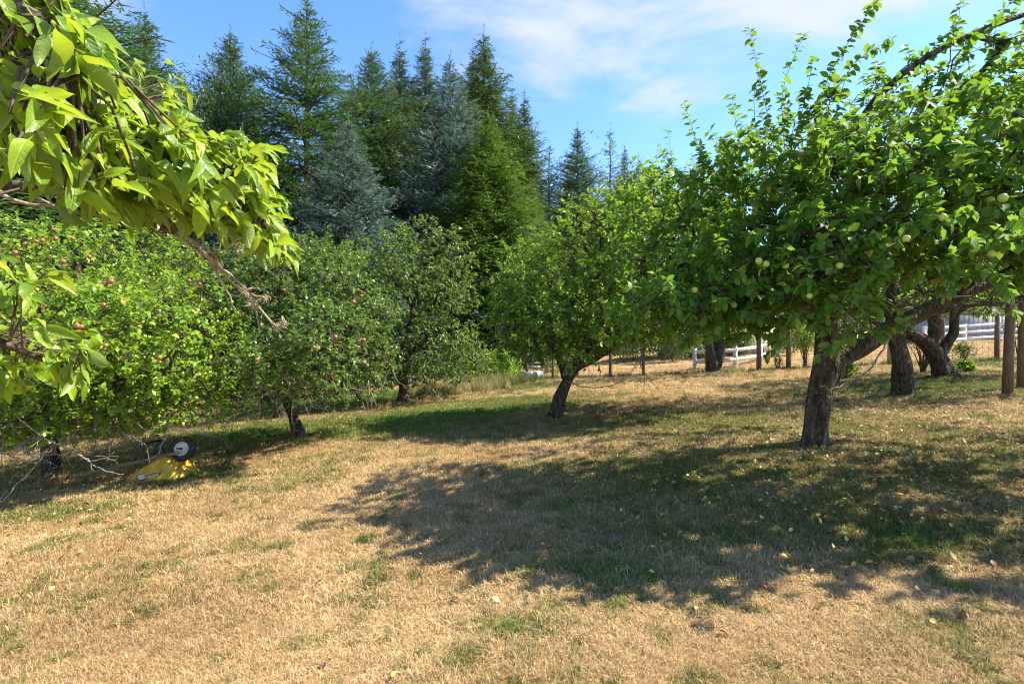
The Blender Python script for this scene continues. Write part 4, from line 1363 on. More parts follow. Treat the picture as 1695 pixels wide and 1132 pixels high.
for px, d, ty, wf, lb in broadleaf:
    p = on_ground(px, d)
    s = (P(px, ty, d)[2] - p[2]) / BL_H
    rt = thing('broadleaf_tree', lb, 'tree', p, rng.random() * 6.28, group='leafy trees behind the orchard')
    for nme, me_, kd in (('trunk', BL_TRUNK, None), ('branches', BL_BR, 'stuff'), ('crown', BL_CROWN, 'stuff')):
        o = link(nme, me_, rt, kd)
        o.scale = (max(s, .6) * wf * 1.15, max(s, .6) * wf * 1.15, s)

# the far-off wood beyond everything, one mass
dw = []
for i in range(130):
    px = -500 + i * 21 + rb.normal(0, 8)
    d = rb.uniform(66, 84)
    q = on_ground(px, d)
    h = rb.uniform(7, 11.5)
    dw.append((q[0], q[1], q[2] + h * .5 - .3, rb.uniform(2.2, 3.6), 2.5, h * .55))
for i in range(46):
    px = 60 + i * 20 + rb.normal(0, 6)
    d = rb.uniform(53, 63)
    q = on_ground(px, d)
    h = (CY - rb.uniform(285, 360)) / F * d + CAM_H - q[2]
    dw.append((q[0], q[1], q[2] + h * .5 - .3, rb.uniform(1.8, 2.6), 2.0, h * .55))
Vd, Fd, Td = crown_leaves(dw, 150000, .58, rb, .35)
o = link('distant_wood', make_mesh('distant_wood', Vd, [Fd], M['wood_leaf'], tint=Td), kind='stuff')

# ------------------------------------------------------------------ shrubs
def shrub(label, p, rx, h, n, leaf, leafm='shrub_leaf', stems=9, low=.25, spread=.6, name='shrub', bare=0.0, seed=1):
    r = np.random.default_rng(seed)
    rt = thing(name, label, 'bush', p)
    mb = MB()
    tips = []
    for i in range(stems):
        a = r.random() * 6.28
        q = np.array([math.cos(a) * rx * spread * r.uniform(.3, 1), math.sin(a) * rx * spread * r.uniform(.3, 1), h * r.uniform(.6, .95)])
        mid = q * np.array([.35, .35, .55]) + r.normal(0, .03, 3)
        mb.tube([[r.normal(0, .04), r.normal(0, .04), -.03], mid, q], [.018, .012, .004], 5, False)
        tips.append((mid, q))
        for k in range(5):
            t = r.uniform(.3, 1)
            s = mid * (1 - t) + q * t
            e_ = s + unit(r.normal(0, 1, 3) + np.array([0, 0, .6])) * r.uniform(.15, .4) * h * .6
            mb.tube([s, (s + e_) / 2 + r.normal(0, .015, 3), e_], [.008, .006, .002], 4, False)
            tips.append((s, e_))
    mb.build('stems', M['twig'], rt, smooth=True)
    A = []
    for i in range(n):
        s, e_ = tips[int(r.integers(len(tips)))]
        t = r.uniform(.3, 1.05)
        A.append(s * (1 - t) + e_ * t + r.normal(0, .06 * h, 3))
    # fill the outline
    nf = int(n * (1 - bare))
    u = unit(r.normal(0, 1, (nf, 3)))
    q = u * (.5 + .5 * r.random(nf))[:, None] * np.array([rx, rx, h * (1 - low) * .55]) + np.array([0, 0, h * (low + (1 - low) * .5)])
    A = np.concatenate([np.array(A), q])
    A = A[A[:, 2] > .03]
    D = r.normal(0, .8, A.shape) + np.array([0, 0, -.2])
    N = np.array([0, 0, 1.0]) + r.normal(0, .5, A.shape)
    V, Fq, T = scatter(FAR_P, A, frames(D, N), leaf * r.uniform(.6, 1.2, len(A)), np.clip(.45 + r.normal(0, .22, len(A)), 0, 1))
    link('crown', make_mesh('crown', V, [Fq], M[leafm], tint=T), rt, 'stuff')
    return rt


shrub('dark dense shrub at the corner of the cream house', on_ground(1112, 27), 1.15, 2.5, 2600, .14, 'wood_leaf', low=.03, seed=2)
shrub('low leafy shrub under the house window', on_ground(1160, 28), .85, .75, 900, .15, 'wood_leaf', low=.05, seed=3)
shrub('clipped green shrub behind the curved white fence', on_ground(1222, 29), 1.0, 1.5, 1500, .13, low=.05, seed=4)
shrub('leafy shrub with many bare basal stems beside the thickest trunk', on_ground(1332, 18.5), .62, 1.75, 1300, .075, 'bright_leaf', stems=14, low=.3, seed=5)
shrub('twiggy half bare shrub at the foot of the bent mossy trunk', on_ground(1528, 14.2), .55, 1.15, 160, .05, stems=18, spread=1.0, bare=.9, seed=6)
shrub('small dark shrub behind the bent mossy trunk', on_ground(1596, 15.2), .38, .85, 420, .06, 'wood_leaf', low=.1, seed=7)
shrub('knee high dark weed in front of the end of the curved white fence', on_ground(1288, 18.6), .2, .5, 130, .06, low=.0, stems=5, seed=8)
shrub('young sapling with thin dark stems beside the two thick posts', on_ground(1686, 12.5), .35, 1.9, 220, .06, 'apple_leaf', stems=4, low=.55, spread=.4, bare=.3, seed=9)
shrub('bright green fern clump behind the thickest trunk', on_ground(1398, 14.5), .42, .5, 420, .09, 'bright_leaf', low=.0, seed=10)
shrub('pale green grassy clump beside the foot of the bent mossy trunk', on_ground(1600, 13.6), .22, .35, 200, .11, 'bright_leaf', low=.0, seed=11)
shrub('dark shrub behind the white planter box', on_ground(905, 25), 1.4, 1.7, 1800, .12, 'wood_leaf', low=.0, seed=12)
shrub('dark bramble behind the tall dry grass', on_ground(770, 21), 1.6, 1.5, 2200, .10, 'dull_leaf', low=.0, seed=13)
shrub('green bramble beside the white planter box', on_ground(830, 20.5), .9, 1.35, 1500, .085, 'bright_leaf', low=.0, seed=14)
shrub('dark undergrowth bush behind the thick grey trunk', on_ground(560, 24), 2.2, 1.6, 2600, .12, 'wood_leaf', low=.0, seed=15)
shrub('dark undergrowth bush behind the rounded apple tree', on_ground(420, 23), 2.2, 1.6, 2600, .12, 'wood_leaf', low=.0, seed=16)
shrub('dark undergrowth bush behind the reddish bench', on_ground(200, 22), 2.6, 1.7, 2600, .12, 'wood_leaf', low=.0, seed=17)
shrub('dark undergrowth bush behind the broad apple tree', on_ground(40, 20), 2.4, 1.7, 2600, .12, 'wood_leaf', low=.0, seed=18)
shrub('dark undergrowth bush behind the straight dark trunk', on_ground(690, 24), 1.9, 1.5, 2200, .12, 'wood_leaf', low=.0, seed=19)
shrub('green bush at the end post of the curved white fence', on_ground(1305, 27), .8, 1.7, 1200, .12, low=.05, seed=20)
shrub('leafy bush by the wire fence between the house and the leaning tree', on_ground(1050, 30), 2.2, 2.2, 2600, .14, 'dull_leaf', low=.0, seed=21)

# ------------------------------------------------------------------ fences
def wire_fence(label, pts, hts, rads, mats, wire=True, wh=1.15):
    rt = thing('wire_fence', label, 'fence', pts[0])
    L = np.array(pts) - np.array(pts[0])
    for p, h, r_, mt in zip(L, hts, rads, mats):
        b = MB()
        b.tube([p + (0, 0, -.1), p + (.005, 0, h * .5), p + (0.012, 0, h - .015), p + (0.012, 0, h)], [r_ * 1.03, r_, r_ * .97, r_ * .9], 10, True, .05, int(abs(p[0]) * 10))
        b.build('post', M[mt], rt, smooth=False)
    A0, A1 = [], []
    for a, b in zip(L[:-1], L[1:]):
        n = max(2, int(np.linalg.norm(b - a) / .17))
        for k, z in enumerate(np.linspace(.08, wh, 9)):
            for i in range(n):
                t0, t1 = i / n, (i + 1) / n
                sag = lambda t: np.array([0, -.03, z - .05 * math.sin(math.pi * t) * (k % 3) / 2])
                A0.append(a * (1 - t0) + b * t0 + sag(t0))
                A1.append(a * (1 - t1) + b * t1 + sag(t1))
        for i in range(n):
            t = (i + .5) / n
            q = a * (1 - t) + b * t + np.array([0, -.031, 0])
            A0.append(q + (0, 0, .05))
            A1.append(q + (0, 0, wh))
    r_ = np.full(len(A0), .0034)
    V, Fq = segs_mesh(A0, A1, r_, r_, 3)
    link('wire_mesh', make_mesh('wire_mesh', V, [Fq], M['wire']), rt, 'stuff')
    return rt


fp = [(872, 21.5), (915, 21), (955, 20.5), (1010, 20), (1065, 19.6), (1170, 19.3), (1256, 18.3), (1305, 18.2), (1388, 18.0), (1475, 17.6), (1560, 17.4), (1650, 17.2), (1760, 17.0)]
wire_fence('long wire mesh fence on thin brown wooden posts crossing behind the orchard', [on_ground(a, b) for a, b in fp],
           [1.1, 1.1, 1.15, 1.2, 1.6, 1.55, 1.75, 1.85, 1.5, 1.5, 1.5, 1.6, 1.6], [.06, .05, .06, .06, .055, .06, .085, .075, .07, .11, .06, .07, .07],
           ['post'] * 9 + ['post_grey'] + ['post'] * 3)

# two heavy round posts by the edge
for (px, py, h, r_, lean, lb) in [(1667, 656, 2.35, .076, .10, 'thick round weathered wooden post, the one in front of its pair'),
                                  (1690, 645, 2.25, .068, .06, 'thick round weathered wooden post, the rear one of its pair')]:
    g0 = G(px, py)
    b = MB()
    b.tube([(0, 0, -.1), (lean * .4, 0, h * .4), (lean, 0, h - .02), (lean, 0, h)], [r_ * 1.05, r_, r_ * .96, r_ * .88], 14, True, .05, int(px))
    b.tube([(lean * .9, 0, h + .0), (lean * .9, 0, h + .004)], [r_ * .8, r_ * .78], 14, True)
    o = b.build('wooden_post', M['post'], smooth=False)
    o.location = g0
    tag(o, lb, 'post', 'thick posts at the edge of the orchard')


def rail_fence(label, posts, h, rails, pw=.13):
    rt = thing('white_fence', label, 'fence', posts[0])
    L = np.array(posts) - np.array(posts[0])
    for i, p in enumerate(L):
        b = MB()
        b.box(p + (0, 0, h / 2 - .05), (pw, pw, h + .1), bev=.008)
        b.box(p + (0, 0, h + .012), (pw + .03, pw + .03, .022), bev=.008)
        b.build('post', M['white'], rt)
    for a, b_ in zip(L[:-1], L[1:]):
        for z in rails:
            b = MB()
            off = np.array([0, -(pw / 2 + .018), z])
            b.bar(a + off, b_ + off, .03, .15, bev=.004)
            b.build('rail', M['white'], rt)
    return rt


rail_fence('short curved two rail white fence between the twin trunk and the brown posts', [on_ground(1150, 21.2), on_ground(1217, 20.8), on_ground(1259, 23.5), on_ground(1287, 27.5)], .88, [.32, .72])
rail_fence('far three rail white fence along the top of the dry paddock', [on_ground(1530, 28.5), on_ground(1597, 29.2), on_ground(1651, 29.6), on_ground(1708, 30), on_ground(1770, 30.4)], 1.15, [.32, .68, 1.04])
o = link('pink_ball', make_mesh('pink_ball', *(lambda b: (np.concatenate(b.V), [np.concatenate(f) for f in b.F.values() if f]))(
    MB().lathe([(.0, 0), (.06, .012), (.11, .05), (.13, .12), (.11, .19), (.06, .238), (0, .25)], 16)), M['pink']))
o.location = on_ground(1657, 29.2)
tag(o, 'small pink ball lying at the foot of the far white fence', 'ball')

# ------------------------------------------------------------------ cream house and grey shed
hp = on_ground(1139, 29.5)
house = thing('house', 'cream board and batten house mostly hidden behind apple foliage', 'house', hp, R(4))
W_, H_, D_ = 6.2, 2.6, 5.0
b = MB()
b.box((W_ / 2, D_ / 2, H_ / 2 - .3), (W_, D_, H_ + .6))
b.build('wall', M['siding'], house)
b = MB()
for i in range(int(W_ / .3) + 1):
    x = min(.03 + i * .3, W_ - .03)
    if not (.62 < x < 1.75):
        b.box((x, -.012, H_ / 2 - .15), (.045, .022, H_ + .3))
    else:
        b.box((x, -.012, .2), (.045, .022, .72))
        b.box((x, -.012, 2.22), (.045, .022, .55))
b.build('batten', M['siding'], house, 'stuff')
wf = MB()
for c, s in (((1.18, -.03, .62), (1.12, .06, .09)), ((1.18, -.03, 1.9), (1.12, .06, .09)), ((.67, -.03, 1.26), (.09, .06, 1.19)), ((1.69, -.03, 1.26), (.09, .06, 1.19)), ((1.18, -.022, 1.26), (.05, .04, 1.19))):
    wf.box(c, s, bev=.005)
win = wf.build('window', M['white'], house)
for x in (.935, 1.425):
    MB().box((x, -.008, 1.26), (.44, .012, 1.19)).build('pane', M['glass'], win)
MB().box((-.02, -.022, H_ / 2 - .1), (.10, .06, H_ + .2)).build('corner_trim', M['siding'], house)
rf = MB()
rf.add([[-.5, -.6, H_ - .1], [W_ + .5, -.6, H_ - .1], [W_ + .5, D_ / 2, H_ + 1.7], [-.5, D_ / 2, H_ + 1.7], [-.5, D_ + .6, H_ - .1], [W_ + .5, D_ + .6, H_ - .1],
        [-.5, -.6, H_], [W_ + .5, -.6, H_], [W_ + .5, D_ / 2, H_ + 1.85], [-.5, D_ / 2, H_ + 1.85], [-.5, D_ + .6, H_], [W_ + .5, D_ + .6, H_]],
       [np.array([[0, 3, 2, 1], [3, 4, 5, 2], [6, 7, 8, 9], [9, 8, 11, 10], [0, 1, 7, 6], [4, 10, 11, 5], [0, 6, 9, 3], [3, 9, 10, 4], [1, 2, 8, 7], [2, 5, 11, 8]])])
rf.build('roof', M['roof'], house)

sp_ = on_ground(1545, 33.5)
shed = thing('shed', 'long low grey blue shed behind the far white fence', 'shed', sp_, R(-2))
MB().box((4.2, 1.6, .75), (8.4, 3.2, 2.1)).build('wall', M['grey_siding'], shed)
b = MB()
for i in range(28):
    b.box((.15 + i * .3, -.011, .75), (.05, .02, 2.1))
b.build('batten', M['grey_siding'], shed, 'stuff')
b = MB()
b.add([[-.3, -.4, 1.80], [8.7, -.4, 1.80], [8.7, 3.6, 2.5], [-.3, 3.6, 2.5], [-.3, -.4, 1.9], [8.7, -.4, 1.9], [8.7, 3.6, 2.6], [-.3, 3.6, 2.6]],
      [np.array([[0, 3, 2, 1], [4, 5, 6, 7], [0, 1, 5, 4], [3, 7, 6, 2], [0, 4, 7, 3], [1, 2, 6, 5]])])
b.build('roof', M['roof'], shed)

# ------------------------------------------------------------------ white planter box with metal uprights
pb = on_ground(880, 21.3)
pl = thing('planter_box', 'low white planter box with metal uprights at the end of the tall grass', 'planter', pb, R(8))
for i, (c, s) in enumerate([((.0, -.22, .17), (1.0, .03, .34)), ((.0, .32, .17), (1.0, .03, .34)), ((-.485, .05, .17), (.03, .51, .34)), ((.485, .05, .17), (.03, .51, .34))]):
    MB().box(c, s, bev=.004).build('panel', M['box_white'], pl)
for x, y in ((-.5, -.25), (.5, -.25), (-.5, .35), (.5, .35), (.1, .35)):
    MB().tube([(x, y, -.05), (x, y, .45), (x, y, .92)], .012, 6).build('upright', M['wire'], pl)
MB().tube([(-.5, -.25, .9), (-.3, .05, .97), (-.5, .35, .9)], .010, 6).build('hoop', M['wire'], pl)
MB().tube([(.5, -.25, .9), (.3, .05, .97), (.5, .35, .9)], .010, 6).build('hoop', M['wire'], pl)
for z in (.52, .68, .82):
    MB().box((.18, .37, z), (.62, .02, .07), bev=.003).build('slat', M['box_white'], pl)
MB().box((0, .05, .27), (.93, .5, .04)).build('soil', M['old_wood'], pl)

# ------------------------------------------------------------------ low bench under the apple tree
bp_ = on_ground(132, 12.6)
bench = thing('bench', 'low reddish brown plank bench with white end post under the orchard branches', 'bench', bp_, R(-4))
for k, y in enumerate((-.13, .02, .17)):
    MB().box((0, y, .27), (1.0, .13, .045), bev=.006).build('plank', M['red_wood'], bench)
MB().box((0, -.19, .225), (.98, .025, .09), bev=.004).build('apron', M['red_wood'], bench)
MB().box((-.44, .02, .10), (.07, .34, .29), bev=.006).build('leg', M['red_wood'], bench)
MB().box((.44, .02, .10), (.07, .34, .29), bev=.006).build('leg', M['red_wood'], bench)
MB().box((.54, -.12, .17), (.06, .06, .44), bev=.006).build('end_post', M['white'], bench)

# ------------------------------------------------------------------ overturned wheelbarrow
wbp = G(277, 789)
wb = thing('wheelbarrow', 'overturned yellow wheelbarrow with its wheel in the air under the branches', 'wheelbarrow', wbp, R(-6))
sx = .9 * np.array([-.47, -.465, -.40, -.25, -.05, .06, .12, .20, .32, .42, .475, .48])
hh = np.array([.02, .07, .125, .215, .325, .375, .375, .335, .225, .125, .05, .02])
wbot = np.array([.27, .30, .33, .345, .35, .345, .34, .33, .31, .28, .24, .20])
wtop = np.array([.25, .275, .285, .275, .255, .24, .235, .23, .225, .215, .20, .18])
rings = []
for x, h, w1, w2 in zip(sx, hh, wbot, wtop):
    c = min(.06, h * .45)
    rings.append([(x, -w1 - .02, 0.0), (x, -w1, .018), (x, -(w1 * .4 + w2 * .6), h - c), (x, -w2 + c * .25, h - c * .3), (x, -w2 + c, h), (x, 0, h), (x, w2 - c, h), (x, w2 - c * .25, h - c * .3),
                  (x, (w1 * .4 + w2 * .6), h - c), (x, w1, .018), (x, w1 + .02, 0.0)])
Rr = np.array(rings)
n_, k_ = Rr.shape[:2]
inner = Rr.copy()
inner[:, :, 2] = np.maximum(inner[:, :, 2] - .012, -.004)
inner[:, :, 1] *= .97
i_, j_ = np.meshgrid(np.arange(n_ - 1), np.arange(k_ - 1), indexing='ij')
q1 = np.stack([i_ * k_ + j_, (i_ + 1) * k_ + j_, (i_ + 1) * k_ + j_ + 1, i_ * k_ + j_ + 1], -1).reshape(-1, 4)
off = n_ * k_
fr, bk = [], []
for j in range(k_ - 1):
    fr.append([j, j + 1, off + j + 1, off + j])
    e0 = (n_ - 1) * k_
    bk.append([e0 + j + 1, e0 + j, off + e0 + j, off + e0 + j + 1])
sides = []
for i in range(n_ - 1):
    sides += [[i * k_, off + i * k_, off + (i + 1) * k_, (i + 1) * k_], [i * k_ + k_ - 1, (i + 1) * k_ + k_ - 1, off + (i + 1) * k_ + k_ - 1, off + i * k_ + k_ - 1]]
tray = MB().add(np.concatenate([Rr.reshape(-1, 3), inner.reshape(-1, 3)]), [q1, q1[:, ::-1] + off, np.array(fr + bk + sides)]).build('tray', M['yellow'], wb, smooth=True)
MB().tube(np.concatenate([Rr[:, 0], Rr[::-1, -1], Rr[:1, 0]]) + np.array([0, 0, .008]), .011, 6).build('rolled_rim', M['yellow'], wb, smooth=True)
# end caps of the tray (front and rear walls are the first and last rings)
for nm, ix in (('rear_lip', 0), ('front_lip', n_ - 1)):
    x = sx[ix]
    MB().box((x, 0, .02), (.03, wbot[ix] * 2 + .04, .04), bev=.008).build('lip', M['yellow'], wb)
wb.scale = (.86, .86, .86)
hl = lambda x: .372 + (x - .05) * .25
for s in (-1, 1):
    y0, y1 = s * .13, s * .30
    MB().bar((.30, y0, hl(.30)), (-1.38, y1, hl(-1.38) + .02), .042, .05, bev=.006).build('handle', M['old_wood'], wb)
wc = np.array([.27, 0, .465])
wheel = thing('wheel', '', '', (0, 0, 0))
for k in ('label', 'category'):
    del wheel[k]
wheel.parent = wb
Mx = np.array([[1, 0, 0], [0, 0, 1], [0, -1, 0]], float)
a_ = R(10)
Rz_ = np.array([[math.cos(a_), -math.sin(a_), 0], [math.sin(a_), math.cos(a_), 0], [0, 0, 1]])
Rx_ = np.array([[1, 0, 0], [0, math.cos(R(-14)), -math.sin(R(-14))], [0, math.sin(R(-14)), math.cos(R(-14))]])
Mw = Rz_ @ Rx_ @ Mx
ty = MB().lathe([(.112, -.040), (.135, -.052), (.165, -.050), (.186, -.036), (.194, -.012), (.194, .012), (.186, .036), (.165, .050), (.135, .052), (.112, .040)], 36, Mw, wc)
for i in range(26):
    an = i / 26 * 2 * math.pi
    for sgn in (-1, 1):
        c = Mw @ np.array([.192 * math.cos(an), .192 * math.sin(an), sgn * .021]) + wc
        L_ = Mw @ np.array([[math.cos(an), -math.sin(an), 0], [math.sin(an), math.cos(an), 0], [0, 0, 1]])
        ty.box(c, (.012, .022, .030), L_)
ty.build('tyre', M['rubber'], wheel, smooth=False)
rm = MB().lathe([(.113, .042), (.106, .045), (.098, .036), (.088, .014), (.050, .010), (.036, .018), (.030, .030), (.0, .030)], 32, Mw, wc)
rm.lathe([(.113, -.042), (.106, -.045), (.098, -.036), (.088, -.014), (.050, -.010), (.036, -.018), (.030, -.030), (.0, -.030)], 32, Mw, wc)
rm.build('rim', M['rim'], wheel, smooth=False)
MB().lathe([(.0, -.07), (.018, -.07), (.018, .07), (0, .07)], 14, Mw, wc).build('hub', M['hub'], wheel)
ax_ = Mw @ np.array([0, 0, 1.0])
MB().tube([wc - ax_ * .17, wc + ax_ * .17], .010, 8).build('axle', M['steel'], wb)
for s in (-1, 1):
    b = MB()
    b.bar((-.20, s * .19, hl(-.2) + .02), (-.30, s * .19, .56), .012, .035)
    b.bar((-.30, s * .19, .555), (-.42, s * .19, hl(-.42) + .02), .012, .035)
    b.build('leg', M['steel'], wb)
MB().bar((-.30, -.2, .557), (-.30, .2, .557), .012, .03).build('brace', M['steel'], wb)
# maker's decal on the tray side: a silver head with a dark band
def on_side(x, v):
    y0 = -(np.interp(x, sx, wbot))
    h = np.interp(x, sx, hh)
    c = min(.06, h * .45)
    y1 = -(np.interp(x, sx, wbot) * .4 + np.interp(x, sx, wtop) * .6)
    t = np.clip((v - .018) / (h - c - .018), 0, 1)
    return np.array([x, y0 + (y1 - y0) * t - .004, v])
def decal(name, material, outline):
    V = [on_side(x, v) for x, v in outline]
    V2 = [p + np.array([0, .003, 0]) for p in V]
    n = len(V)
    b = MB().add(V, [np.array([[0, i, i + 1] for i in range(1, n - 1)])])
    return b.build(name, material, wb)
el = lambda cx, cy, a, b_: [(cx + a * math.cos(t), cy + b_ * math.sin(t)) for t in np.linspace(0, 2 * math.pi, 15)[:-1]]
decal('decal_ground', M['decal_dark'], el(-.175, .075, .085, .052))
d2 = decal('decal_emblem', M['decal_silver'], el(-.168, .080, .068, .040))
d2.location = (0, -.003, 0)
decal('decal_band', M['decal_dark'], [(-.10, .060), (.14, .118), (.145, .158), (.05, .150), (-.10, .092)])
d3 = decal('decal_stripe', M['decal_silver'], [(-.10, .068), (.12, .126), (.12, .140), (-.10, .082)])
d3.location = (0, -.003, 0)

# ------------------------------------------------------------------ brush heap of cut twigs
bh = on_ground(850, 19.2)
b = MB()
rt_ = np.random.default_rng(5)
for i in range(130):
    a = rt_.random() * 6.28
    c = np.array([rt_.normal(0, .45), rt_.normal(0, .2), abs(rt_.normal(.05, .14))])
    d = np.array([math.cos(a), math.sin(a) * .5, rt_.normal(0, .25)]) * rt_.uniform(.15, .45)
    b.tube([c - d, c + rt_.normal(0, .03, 3), c + d], [.008, .007, .003], 4, False)
o = b.build('brush_heap', M['twig'], smooth=True, kind='stuff')
o.location = bh
tag(o, 'low heap of dark cut twigs in front of the white planter box', 'brush heap')

# ------------------------------------------------------------------ pear tree reaching in over the camera's side
pear_base = np.array([-2.5, .75, float(gz(-2.5, .75))])
pear = thing('pear_tree', 'pear tree reaching in at the edge with the largest glossy yellow green leaves', 'tree', pear_base, group='orchard trees')


def WP(l):
    return np.array([P(*q) for q in l])


def limb(name, W, rads, k=8, g=.12, seed=0, m='bark'):
    pr, rr = resample(W, rads, .04)
    V, Fq, Ft = tube(pr, rr, k, True, g, seed)
    local_mesh(name, V, [Fq, Ft], M[m], pear)
    return pr


tb = pear_base
limb('trunk', np.array([tb + (0, 0, -.1), tb + (.02, .0, .5), tb + (-.02, .02, 1.2), tb + (.05, .05, 1.75), tb + (.12, .1, 2.5), tb + (.1, .1, 3.1)]), [.17, .13, .12, .10, .07, .03], 16, .15, 3)
fork = tb + (.05, .05, 1.75)
fork0 = tb + (0, .02, 1.2)
BRS = []
BRS.append(limb('limb', np.concatenate([[fork], WP([(-160, 110, 1.15), (20, 175, 1.08), (150, 235, 1.06), (290, 290, 1.10), (400, 335, 1.18), (455, 400, 1.24)])]), [.07, .04, .022, .015, .011, .008, .004], 8, .1, 11))
BRS.append(limb('limb', np.concatenate([[tb + (.1, .1, 2.3)], WP([(-120, -60, .85), (20, 0, .78), (80, 60, .78), (110, 110, .80)])]), [.05, .03, .015, .010, .004], 8, .1, 12))
BRS.append(limb('limb', np.concatenate([[fork0 + (0, 0, .3)], WP([(-200, 290, 1.45), (-20, 305, 1.3), (90, 318, 1.3), (210, 352, 1.32), (285, 385, 1.34)])]), [.06, .03, .015, .012, .009, .007], 8, .12, 13))
BRS.append(limb('limb', np.concatenate([[fork0], WP([(-180, 520, 1.6), (-20, 560, 1.5), (60, 590, 1.5), (120, 615, 1.5)])]), [.05, .03, .014, .009, .004], 8, .1, 14))
BRS.append(limb('limb', np.concatenate([[tb + (.1, .1, 2.0)], WP([(-60, 60, 1.3), (60, 110, 1.3), (180, 160, 1.35), (300, 215, 1.4), (400, 265, 1.42)])]), [.05, .03, .018, .013, .009, .004], 8, .1, 15))
# the dead, lichen covered end below the leaves
dead_pts = [([(200, 350, 1.32), (300, 385, 1.35), (345, 425, 1.36), (400, 482, 1.38), (415, 490, 1.38), (440, 520, 1.38), (455, 545, 1.38)], .0075),
            ([(340, 420, 1.36), (360, 450, 1.37), (380, 490, 1.37), (393, 516, 1.37)], .006), ([(345, 425, 1.36), (380, 455, 1.37), (410, 480, 1.38)], .006), ([(412, 488, 1.38), (425, 490, 1.38), (440, 493, 1.38)], .005),
            ([(285, 385, 1.35), (320, 410, 1.36), (335, 420, 1.36), (350, 418, 1.36)], .006), ([(415, 490, 1.38), (422, 515, 1.38), (430, 550, 1.38)], .005), ([(410, 482, 1.38), (420, 478, 1.38), (430, 480, 1.37)], .005),
            ([(380, 487, 1.37), (392, 490, 1.38), (405, 483, 1.38)], .004), ([(0, 318, 1.25), (30, 335, 1.25), (80, 340, 1.28), (130, 350, 1.3)], .008), ([(50, 322, 1.3), (95, 345, 1.32), (150, 372, 1.33)], .005)]
for pts, r_ in dead_pts:
    pr, rr = resample(WP(pts), np.linspace(r_ * .68, r_ * .32, len(pts)), .02)
    pr[1:-1] += rng.normal(0, .0018, pr[1:-1].shape)
    V, Fq, Ft = tube(pr, rr, 7, True, .22, 5)
    local_mesh('dead_branch', V, [Fq, Ft], M['dead'], pear)
# spurs and lichen tufts
b = MB()
lt0, lt1 = [], []
for (px, py) in [(305, 400), (335, 420), (345, 428), (405, 482), (414, 488), (440, 492), (457, 543), (470, 538), (360, 420), (390, 400), (395, 415), (418, 505)]:
    c = P(px, py, 1.37 + rng.normal(0, .01))
    for k in range(3):
        d = unit(rng.normal(0, 1, 3)) * rng.uniform(.010, .028)
        b.tube([c, c + d * .6 + rng.normal(0, .002, 3), c + d], [.0025, .0025, .0012], 5, True)
    for k in range(34):
        d = unit(rng.normal(0, 1, 3)) * rng.uniform(.004, .014)
        q = c + rng.normal(0, .006, 3)
        lt0.append(q)
        lt1.append(q + d)
V = np.concatenate(b.V)
local_mesh('spurs', V, [np.concatenate(f) for f in b.F.values() if f], M['dead'], pear, 'stuff')
V, Fq = segs_mesh(lt0, lt1, np.full(len(lt0), .0006), np.full(len(lt0), .0003), 3)
local_mesh('lichen', V, Fq, M['lichen'], pear, 'stuff')

# leaf sites: clusters over the spray of leaves, joined to the limbs by short twigs
LIMB = np.concatenate(BRS)
sites = []
poly = [(0, -10), (75, 0), (150, 80), (160, 130), (215, 155), (250, 175), (330, 215), (375, 220), (430, 255), (440, 300), (452, 360), (485, 445), (480, 465), (420, 440), (400, 400), (350, 405), (300, 390),
        (240, 370), (160, 360), (100, 345), (60, 300), (0, 290)]


def inside(x, y, pg):
    c = False
    j = len(pg) - 1
    for i in range(len(pg)):
        if (pg[i][1] > y) != (pg[j][1] > y) and x < (pg[j][0] - pg[i][0]) * (y - pg[i][1]) / (pg[j][1] - pg[i][1]) + pg[i][0]:
            c = not c
        j = i
    return c


rp = np.random.default_rng(17)
tries = 0
while len(sites) < 830 and tries < 15000:
    tries += 1
    x, y = rp.uniform(-10, 485), rp.uniform(-20, 440)
    if not inside(x, y + 28, poly) or not inside(x, y + 2, poly):
        continue
    # depth grows along the branch; thickness of the spray
    base_d = .86 + .30 * np.clip(x / 420, 0, 1) + .10 * np.clip(y / 400, 0, 1)
    sites.append((x, y, base_d + rp.normal(0, .09), .061))
for _ in range(52):
    sites.append((rp.normal(60, 46), rp.normal(590, 24), 1.6 + rp.normal(0, .08), .076))
for _ in range(12):
    sites.append((rp.normal(20, 25), rp.normal(475, 16), 1.5 + rp.normal(0, .06), .078))
for (x, y) in [(60, -15), (20, -10), (35, 25), (85, 60), (100, 85), (0, 60), (15, 110), (40, 90), (120, 120), (0, 150), (60, 140), (115, 40), (95, 20), (70, 30)]:
    sites.append((x, y, .80 + rp.normal(0, .03), .092))
for _ in range(14):    # a light leafy tip above the spray, farther out
    sites.append((rp.normal(275, 18), rp.normal(148, 14), 2.6 + rp.normal(0, .1), .085))
for _ in range(10):
    sites.append((rp.normal(205, 14), rp.normal(135, 10), 2.5 + rp.normal(0, .1), .085))
for _ in range(170):   # the rest of the crown, beyond the picture's edge
    sites.append((rp.uniform(-900, -60), rp.uniform(-500, 400), rp.uniform(1.0, 2.2), .10))
b0, b1 = [], []
LP, LD, LN, LS, LT = [], [], [], [], []
